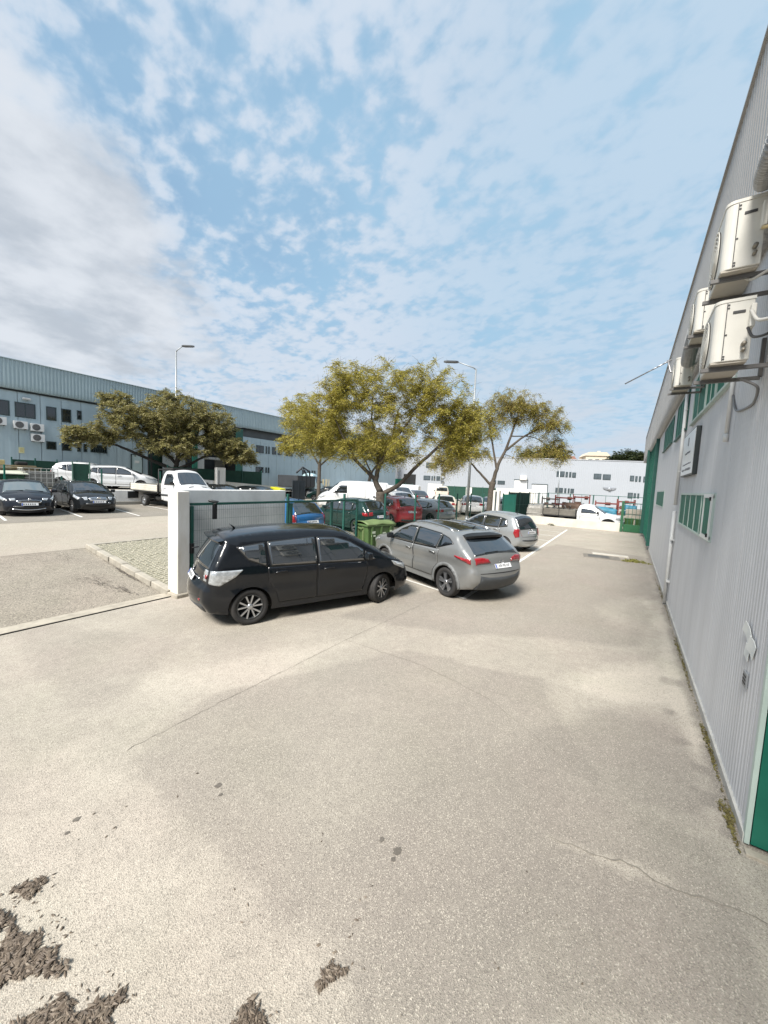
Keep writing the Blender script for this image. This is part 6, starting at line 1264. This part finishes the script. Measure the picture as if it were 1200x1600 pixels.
def estate():
    top = [(-2.30, .28, .09, .10), (-2.42, .46, .12, .17), (-2.42, .66, .12, .17), (-2.37, .80, .10, .12), (-2.33, .98, .10, .11), (-2.08, 1.30, .08, .09), (-1.94, 1.40, .05, .09), (-.9, 1.455, .05, .11), (-.1, 1.46, .05, .11), (.38, 1.39, .06, .09), (.90, 1.15, .08, .08), (1.25, .97, .09, .08), (1.72, .90, .07, .14), (2.04, .76, .08, .18), (2.14, .60, .13, .2), (2.17, .42, .15, .2), (2.08, .22, .13, .15)]
    sp = hatch(); sp.update(top=top, axles=(-1.38, 1.38), rails=(-1.8, .2), belt=((-2.4, -1.4, 1.1, 2.2), (1.0, .97, .94, .88)), wheel='ten', W=.885,
        windows=[([(.95, .96), (-.05, .97), (-.05, 1.36), (.25, 1.34), (.56, 1.22)], 0), ([(-.11, .97), (-.98, .98), (-1.02, 1.34), (-.11, 1.37)], 1), ([(-1.10, .99), (-1.95, 1.02), (-1.80, 1.26), (-1.10, 1.33)], None)],
        lamps=[('tail_lamp', 'red', [(-2.35, .80), (-2.32, .95), (-2.0, .95), (-2.06, .82)], 'side'), ('tail_lamp', 'red', [(3.1, .46), (3.9, .46), (3.9, .78), (3.1, .78)], 'top'), ('headlamp', 'clear', [(2.04, .76), (1.62, .90), (1.66, .80), (2.0, .66)], 'side'), ('headlamp', 'clear', [(12.95, .42), (13.75, .42), (13.6, .76), (12.8, .76)], 'top')],
        panels=[('grille', 'chrome', [(13.15, -.38), (13.15, .38), (14.1, .33), (14.1, -.33)], .010), ('grille_slats', 'trim', [(13.35, -.33), (13.35, .33), (13.5, .33), (13.5, -.33)], .013), ('grille_slats', 'trim', [(13.7, -.32), (13.7, .32), (13.85, .32), (13.85, -.32)], .013), ('lower_grille', 'trim', [(14.6, -.5), (14.6, .5), (15.2, .55), (15.2, -.55)], .006), ('bumper_strip', 'chrome', [(14.5, -.74), (14.5, -.40), (14.62, -.40), (14.62, -.74)], .010), ('bumper_strip', 'chrome', [(14.5, .40), (14.5, .74), (14.62, .74), (14.62, .40)], .010)], plates=[(14.38, '-', True)], badge=(13.62, 0, .09)); return sp
def panel_van(k=1.0, h=1.0, glazed=True):
    S = lambda P: [(x*k, z*h) for x, z in P]
    top = [(-2.32, .32, .04, .08), (-2.40, .50, .04, .08), (-2.40, .80, .04, .08), (-2.39, 1.05, .04, .08), (-2.38, 1.25, .04, .08), (-2.34, 1.75, .04, .10), (-2.24, 1.93, .04, .12), (-1.0, 1.98, .05, .14), (.4, 1.97, .05, .14), (.95, 1.86, .06, .12), (1.45, 1.45, .08, .10), (1.78, 1.18, .10, .09), (2.15, 1.02, .09, .14), (2.36, .82, .10, .18), (2.44, .62, .14, .2), (2.45, .45, .15, .2), (2.36, .26, .12, .15)]
    top = [(x*k, z*h, c, r) for x, z, c, r in top]
    return dict(W=.94, R=.33, zs=.28, tum=.10, axles=(-1.45*k, 1.55*k), belt=((-2.4*k, 2.4*k), (1.15*h, 1.08*h)), wheel='steel', top=top, ws=(9.15, 10.9), pr=(.4, .04), pf=(.9, .16), crease=.006, scallop=.02,
        windows=[(S([(1.42, 1.16), (.50, 1.18), (.50, 1.66), (.92, 1.66), (1.15, 1.50)]), 0)], doors=[(S([(1.30, 1.12), (1.18, .62), (1.05, .40), (.42, .40), (.42, 1.16)]), (.56*k, 1.06*h)), (S([(.38, 1.80), (.38, .40), (-.80, .40), (-.80, 1.80)]), (.26*k, 1.06*h))],
        mirror=(1.28*k, 1.2*h), mirror_paint=False, lamps=[('tail_lamp', 'red', S([(-2.38, .80), (-2.38, 1.15), (-2.30, 1.15), (-2.30, .80)]), 'side'), ('tail_lamp', 'red', [(2.2, .80), (3.4, .80), (3.4, .92), (2.2, .92)], 'top'), ('headlamp', 'clear', S([(2.34, .84), (1.92, 1.06), (1.98, .92), (2.3, .74)]), 'side'), ('headlamp', 'clear', [(12.9, .45), (13.6, .45), (13.5, .78), (12.7, .78)], 'top')],
        panels=[('grille', 'trim', [(13.5, -.4), (13.5, .4), (14.1, .4), (14.1, -.4)], .008), ('rear_bumper', 'plastic', [(.1, -.85), (.1, .85), (1.3, .88), (1.3, -.88)], .02), ('door_gap', 'shadow_gap', [(1.4, -.01), (1.4, .01), (5.4, .01), (5.4, -.01)], .004)],
        plates=[(1.8, '-', False)], rw=(4.1, 5.15, .74, .70), wiper=False)
# ------------------------------------------------------------------ vehicles in their places
P_BLACK = paint('paint_black', (0.004, 0.0055, 0.008)); P_SILV = paint('paint_mid_silver', (0.27, 0.275, 0.27), .5, .34); P_LSILV = paint('paint_light_silver', (0.35, 0.365, 0.37), .45, .36)
P_WHITE = paint('paint_white', (0.70, 0.71, 0.715), 0, .4); P_DKBLUE = paint('paint_dark_navy', (0.010, 0.012, 0.018), .2, .3); P_DKGREY = paint('paint_black_grey', (0.016, 0.018, 0.020), .3, .3)
P_RED = paint('paint_red', (0.36, 0.028, 0.040)); P_BLUE = paint('paint_blue', (0.012, 0.11, 0.30)); P_GREEN = paint('paint_dark_green', (0.012, 0.040, 0.036), .2); P_CREAM = paint('paint_cream', (0.62, 0.58, 0.48)); P_GREY = paint('paint_grey', (0.12, 0.125, 0.13), .4)
VAN['steer'] = 24
car('black_people_carrier', 'black compact people carrier parked diagonally in front of the open mesh gate', 'car', VAN, P_BLACK, (-5.70, 5.69, 0), 67.2)
SUV['arch_trim'] = mat('arch_grey', (.16, .165, .165), .55, var=.15, vscale=5)
car('silver_crossover', 'mid silver crossover with black rear spoiler parked beside the green bin', 'car', SUV, P_SILV, (-4.33, 9.38, 0), 156.2)
car('small_hatchback', 'small rounded light silver hatchback parked just beyond the crossover', 'car', C3, P_LSILV, (-5.05, 16.75, 0), 159.0)
h1 = hatch(1.0, 1.0); h1['panels'] = [('grille', 'chrome', [(13.55, -.42), (13.55, .42), (14.15, .34), (14.15, -.34)], .010), ('grille_mesh', 'trim', [(13.65, -.36), (13.65, .36), (14.03, .30), (14.03, -.30)], .014), ('lower_grille', 'trim', [(14.75, -.5), (14.75, .5), (15.4, .45), (15.4, -.45)], .006), ('bumper_strip', 'chrome', [(15.3, -.65), (15.3, .65), (15.42, .62), (15.42, -.62)], .012), ('fog_lamp', 'chrome', [(14.6, .58), (14.6, .76), (15.1, .74), (15.1, .60)], .010), ('fog_lamp', 'chrome', [(14.6, -.76), (14.6, -.58), (15.1, -.60), (15.1, -.74)], .010)]
h1['ws_glass'] = M['glass_sky_tint']  # this windscreen's bright sky reflection is put into its glass colour
def moved(sp, **kw): d = dict(sp); d.update(kw); return d
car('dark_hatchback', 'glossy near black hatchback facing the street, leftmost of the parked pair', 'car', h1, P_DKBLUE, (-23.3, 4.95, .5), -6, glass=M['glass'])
car('dark_estate', 'black estate car with silver roof rails and a big chrome grille facing the street', 'car', estate(), P_DKGREY, (-23.5, 7.35, .5), -3)
car('white_hatchback', 'white hatchback seen from its side on the raised yard behind the flatbed', 'car', hatch(1.02, 1.04, .91, 'five'), P_WHITE, (-29.0, 11.0, 1.36), 62)
car('white_estate', 'white car almost hidden behind the white hatchback and the green screen', 'car', hatch(1.02, 1.12, .91), P_WHITE, (-30.6, 9.9, 1.36), 60, fine=False)
def hc(name, label, paint_m, x, y, hd, k=1., h=1., W=.88, wheel='five', fine=False, z=None, grp=None, **kw):
    return car(name, label, 'car', moved(hatch(k, h, W, wheel), **kw), paint_m, (x, y, gz(x) if z is None else z), hd, fine=fine, group=grp)
hc('parked_hatchback', 'dark hatchback with pale windscreen just behind the cab of the flatbed', P_DKGREY, -22.2, 14.4, 2)
hc('parked_hatchback', 'low dark car with reflective windows under the long white street wall', P_BLACK, -22.3, 17.3, 4, 1.03, .95)
hc('blue_hatchback', 'bright blue hatchback with tall red tail lamps seen through the mesh gate', P_BLUE, -11.35, 9.75, 176, .92, 1.03, .84, 'steel', True, lamps=[('tail_lamp', 'red', [(-1.88, .68), (-1.80, 1.06), (-1.66, 1.04), (-1.72, .68)], 'side'), ('tail_lamp', 'red', [(2.6, .66), (4.3, .62), (4.3, .74), (2.6, .78)], 'top'), ('headlamp', 'clear', [(13.0, .42), (13.5, .42), (13.4, .7), (12.75, .7)], 'top')])
hc('dark_green_hatchback', 'dark green black hatchback with red tail lamps right of the bin', P_GREEN, -11.2, 14.0, 172, .95, 1.02, .86, fine=True)
hc('red_hatchback', 'red hatchback with bright side windows behind the fence posts', P_RED, -11.3, 18.1, 152, .94, 1.06, .85, fine=True)
hc('white_hatchback', 'white rounded car right behind the red hatchback', P_WHITE, -13.6, 21.5, 150, .98, 1.1, .88)
hc('pale_hatchback', 'pale silver hatchback with a dark rear window behind the fence', P_LSILV, -10.7, 20.9, 165, .92, .98, .85)
hc('cream_hatchback', 'cream car parked behind the street lamp', P_CREAM, -12.1, 26.6, 120, .98, 1.0, .87)
hc('white_hatchback', 'white car in the shade of the leaning tree next to the white pillar', P_WHITE, -10.9, 29.6, 115, 1.0, 1.08, .9)
hc('white_hatchback', 'white car nose partly behind the white gate pillar and the green sheet gate', P_WHITE, -9.6, 33.6, 60, 1.0, 1.1, .9)
hc('grey_estate', 'grey car in the far lot behind the white rounded car', P_GREY, -18.6, 33.0, 150, 1.05, 1.0, .9)
hc('dark_green_estate', 'dark green car parked left of the white vans', P_GREEN, -24.0, 27.0, 200, 1.08, 1.0, .9)
def van(name, label, x, y, hd, k=1., h=1., m=None, fine=False): return car(name, label, 'van', panel_van(k, h), m or P_WHITE, (x, y, gz(x)), hd, fine=fine)
van('white_van', 'large white panel van with ribbed side, nearest of the white vans', -17.4, 22.0, 222, 1.05, 1.06)
van('white_van', 'long white van roof showing behind the nearest white van', -22.0, 29.3, 215, 1.05, 1.05)
van('white_van', 'small white van right of the forked tree trunk', -17.3, 28.2, 330, .85, .95)
van('white_van', 'white van parked far left beyond the wire caged lorry', -31.5, 38.5, 320, .95, .95)
van('white_van', 'white van further away beside the grey shutter', -31.8, 42.8, 200, .9, .92)
van('white_pickup_van', 'white van with a red and green load in the distance', -26.8, 45.8, 195, .9, .95)
van('beige_van', 'small beige van seen from behind before the green screens', -21.9, 47.6, 115, .82, .98, P_CREAM)
# ---- lorries: a cab from the same shell builder plus a load bed
BED_W = mat('bed_white', (.66, .63, .55), .6, var=.18, vscale=2); CH = mat('chassis', (.03, .03, .03), .7, var=.3); GREYB = mat('bed_grey', (.20, .185, .16), .7, var=.35, vscale=3); STEELD = mat('bed_dark_steel', (.040, .046, .054), .65, var=.3, vscale=2)
def cab(h=1.0, k=1.0):
    top = [(-.50, .50, .02, .06), (-.52, .80, .02, .06), (-.52, 1.1, .02, .06), (-.52, 1.4, .02, .06), (-.51, 1.7, .02, .08), (-.48, 2.06, .03, .10), (-.36, 2.24, .04, .12), (0, 2.32, .05, .14), (.34, 2.30, .05, .14), (.62, 2.18, .06, .12), (1.02, 1.74, .09, .10), (1.34, 1.40, .11, .09), (1.76, 1.26, .10, .14), (1.98, 1.05, .11, .18), (2.06, .80, .15, .2), (2.07, .58, .15, .2), (2.0, .32, .12, .15)]
    top = [(x*k, z*h, c, r) for x, z, c, r in top]; S = lambda P: [(x*k, z*h) for x, z in P]
    return dict(W=.97, R=.345, zs=.36, tum=.10, axles=(1.22*k,), belt=((-.6, 2.1), (1.36*h, 1.28*h)), wheel='steel', top=top, ws=(9.15, 10.9), pr=(.2, .01), pf=(.8, .16), crease=.004, scallop=.02,
        windows=[(S([(1.0, 1.42), (-.12, 1.42), (-.12, 2.02), (.42, 2.02), (.66, 1.86)]), 0)], doors=[(S([(.86, 1.36), (.80, .62), (.70, .46), (-.22, .46), (-.22, 1.38)]), (.0, 1.22*h))],
        mirror=(.92*k, 1.5*h), mirror_paint=False, lamps=[('headlamp', 'clear', S([(1.98, 1.02), (1.58, 1.26), (1.64, 1.05), (1.94, .88)]), 'side'), ('headlamp', 'clear', [(12.95, .48), (13.6, .48), (13.5, .80), (12.8, .80)], 'top')],
        panels=[('grille', 'trim', [(13.2, -.38), (13.2, .38), (14.2, .34), (14.2, -.34)], .008), ('bonnet_vent', 'trim', [(11.7, -.55), (11.7, -.25), (11.95, -.25), (11.95, -.55)], .006), ('bonnet_vent', 'trim', [(11.7, .25), (11.7, .55), (11.95, .55), (11.95, .25)], .006)], plates=[(14.8, '-', True)], side_trim=[('rubbing_strip', 'plastic', S([(-.46, .74), (-.46, .86), (.72, .86), (.72, .74)]))])
def add_bed(root, x0, x1, z0, h, w, m, panels=3, rear_ax=(-1.6,), R=.345, head=True, chz=.55):
    b = MB(); b.bbox(((x0+x1)/2, 0, z0-.04), (abs(x1-x0), 2*w, .08), .01); b.build('bed_floor', CH, root)
    L_ = (x1-x0)/panels
    for s in (-1, 1):
        for k in range(panels):
            b = MB(); b.bbox((x0+L_*(k+.5), s*w, z0+h/2), (L_-.02, .04, h-.01), .008)
            for j in range(3): b.box((x0+L_*(k+.5), s*(w+.026), z0+h*(.2+.3*j)), (L_-.06, .012, .04))
            b.build('side_board', m, root)
        for k in range(panels+1): b = MB(); b.box((x0+L_*k, s*(w+.01), z0+h/2), (.05, .075, h+.02)); b.build('stake', CH, root)
    for x in (x0, x1): b = MB(); b.bbox((x, 0, z0+h/2), (.04, 2*w-.05, h), .008); b.build('tail_board' if x == x0 else 'head_board', m, root)
    if head: b = MB(); b.tube([(x1+.08, -w, z0), (x1+.08, -w, 2.28), (x1+.08, w, 2.28), (x1+.08, w, z0)], .04, 6); b.tube([(x1+.08, -w, 1.7), (x1+.08, w, 1.7)], .03, 6); b.build('head_rack', CH, root)
    b = MB()
    for s in (-1, 1): b.box(((x0+x1)/2+.3, s*.42, chz), (abs(x1-x0)+.9, .09, .18))
    for k in range(4): b.box((x0+(x1-x0)*(k+.5)/4, 0, chz), (.08, .9, .12))
    b.box((x0+.1, 0, chz-.05), (.08, 1.7, .10)); b.tube([(x1-.8, -.62, chz), (x1-.1, -.62, chz)], .16, 10); b.build('chassis', CH, root)
    for ax in rear_ax:
        for s in (-1, 1): add_wheel(root, ax, s*(w-.14), R, .24, 'steel', s)
        b = MB(); b.tube([(ax, -w+.2, R), (ax, w-.2, R)], .06, 8); b.build('axle', CH, root)
r, _ = car('flatbed_truck', 'white flatbed truck with a cream drop-side bed parked nose to the street', 'truck', cab(), P_WHITE, (-22.65, 11.9, .5), 1.5); add_bed(r, -4.0, -.66, .96, .40, 1.03, BED_W, 1, (-2.42,))
b = MB(); b.box((.0, 0, 2.36), (.9, 1.5, .10)); b.build('roof_bar', CH, r)
# white pick-up in the next yard
def pickup_cab():
    top = [(-.70, .55, .02, .06), (-.72, .80, .02, .06), (-.72, 1.0, .02, .06), (-.71, 1.2, .02, .06), (-.68, 1.35, .02, .08), (-.60, 1.62, .03, .09), (-.50, 1.72, .04, .10), (-.2, 1.77, .05, .12), (.10, 1.76, .05, .12), (.32, 1.69, .06, .09), (.75, 1.38, .08, .08), (1.10, 1.17, .09, .09), (1.6, 1.10, .07, .16), (1.98, 1.0, .09, .2), (2.12, .80, .13, .2), (2.14, .60, .15, .2), (2.04, .36, .12, .15)]
    return dict(W=.90, R=.38, zs=.40, tum=.22, axles=(1.32,), belt=((-.8, 2.1), (1.12, 1.08)), wheel='five', tw=.25, top=top, ws=(9.15, 10.9), pr=(.2, .01), pf=(.8, .16), crease=.01, scallop=.02, rw=(3.3, 4.6, .6, .55), wiper=False,
        windows=[([(.72, 1.18), (-.42, 1.18), (-.42, 1.58), (.12, 1.60), (.34, 1.50)], 0)], doors=[([(.80, 1.12), (.76, .68), (.66, .46), (-.5, .46), (-.5, 1.14)], (-.28, 1.02))], arch_trim=M['trim'],
        mirror=(.68, 1.22), mirror_paint=False, lamps=[('headlamp', 'clear', [(2.0, .96), (1.74, 1.03), (1.76, .86), (2.04, .80)], 'side'), ('headlamp', 'clear', [(13.0, .5), (13.8, .5), (13.8, .8), (12.9, .8)], 'top')], panels=[('grille', 'chrome', [(13.2, -.45), (13.2, .45), (14.0, .40), (14.0, -.40)], .008), ('front_bumper', 'trim', [(14.5, -.8), (14.5, .8), (15.6, .75), (15.6, -.75)], .02)])
r, _ = car('pickup_truck', 'white pick-up with black wheel arches and a grey drop-side bed behind the low cream wall', 'truck', pickup_cab(), P_WHITE, (-2.4, 31.45, -.12), -2); add_bed(r, -3.05, -.78, .86, .48, .92, GREYB, 2, (-1.75,), .38, head=False, chz=.6)
b = MB()
for k in range(14): x = -2.9+rng.uniform(0, 1.9); b.tube([(x, rng.uniform(-.7, .7), .95), (x+rng.normal(0, .35), rng.uniform(-.7, .7), 1.35+rng.uniform(0, .35))], .035, 5)
b.build('load', mat('scrap_grey', (.24, .23, .22), .6, var=.5, vscale=6), r)
b = MB(); b.lathe([(.10, .0), (.11, .03), (.06, .05), (0, .05)], 14, 'x', (2.18, -.58, .62)); b.build('fog_lamp', M['clear'], r)
# dump truck, rear on
def lorry_cab(): c = cab(1.18); return c
r, _ = car('dump_truck', 'dark steel dump truck with a pale blue cab and loader arms parked rear on', 'truck', moved(lorry_cab(), ), paint('paint_pale_blue', (.42, .58, .62)), (-30.6, 30.6, .5), 105, fine=False); add_bed(r, -4.4, -.9, 1.25, 1.15, 1.15, STEELD, 4, (-2.2, -3.2), .46, head=False, chz=.85)
b = MB(); b.tube([(-.8, -.5, 1.2), (-.9, -.5, 2.9), (-1.9, -.2, 3.35), (-2.5, .2, 2.7)], .10, 8); b.tube([(-.8, -.1, 1.2), (-.7, .1, 2.8), (-1.5, .3, 3.2)], .08, 8); b.tube([(-1.9, -.2, 3.3), (-1.2, -.3, 2.6)], .05, 6); b.build('loader_arm', M['plastic'], r)
b = MB(); [b.box((-4.43, s*.85, .78), (.04, .30, .16)) for s in (-1, 1)]; b.build('tail_lamp', M['red'], r)
# caged lorry behind the entrance wall
r, _ = car('caged_lorry', 'white lorry with a slatted timber cage behind the low entrance wall', 'truck', cab(.95), P_WHITE, (-33.4, 31.6, .5), 215, fine=False); add_bed(r, -3.6, -.7, 1.0, .35, 1.0, GREYB, 2, (-2.3,), head=False)
for s in (-1, 1):
    for k in range(8): b = MB(); b.box((-3.5+k*.39, s*.98, 1.7), (.10, .03, .9)); b.build('slat', mat('slat_wood', (.42, .36, .22), .8, var=.3), r)
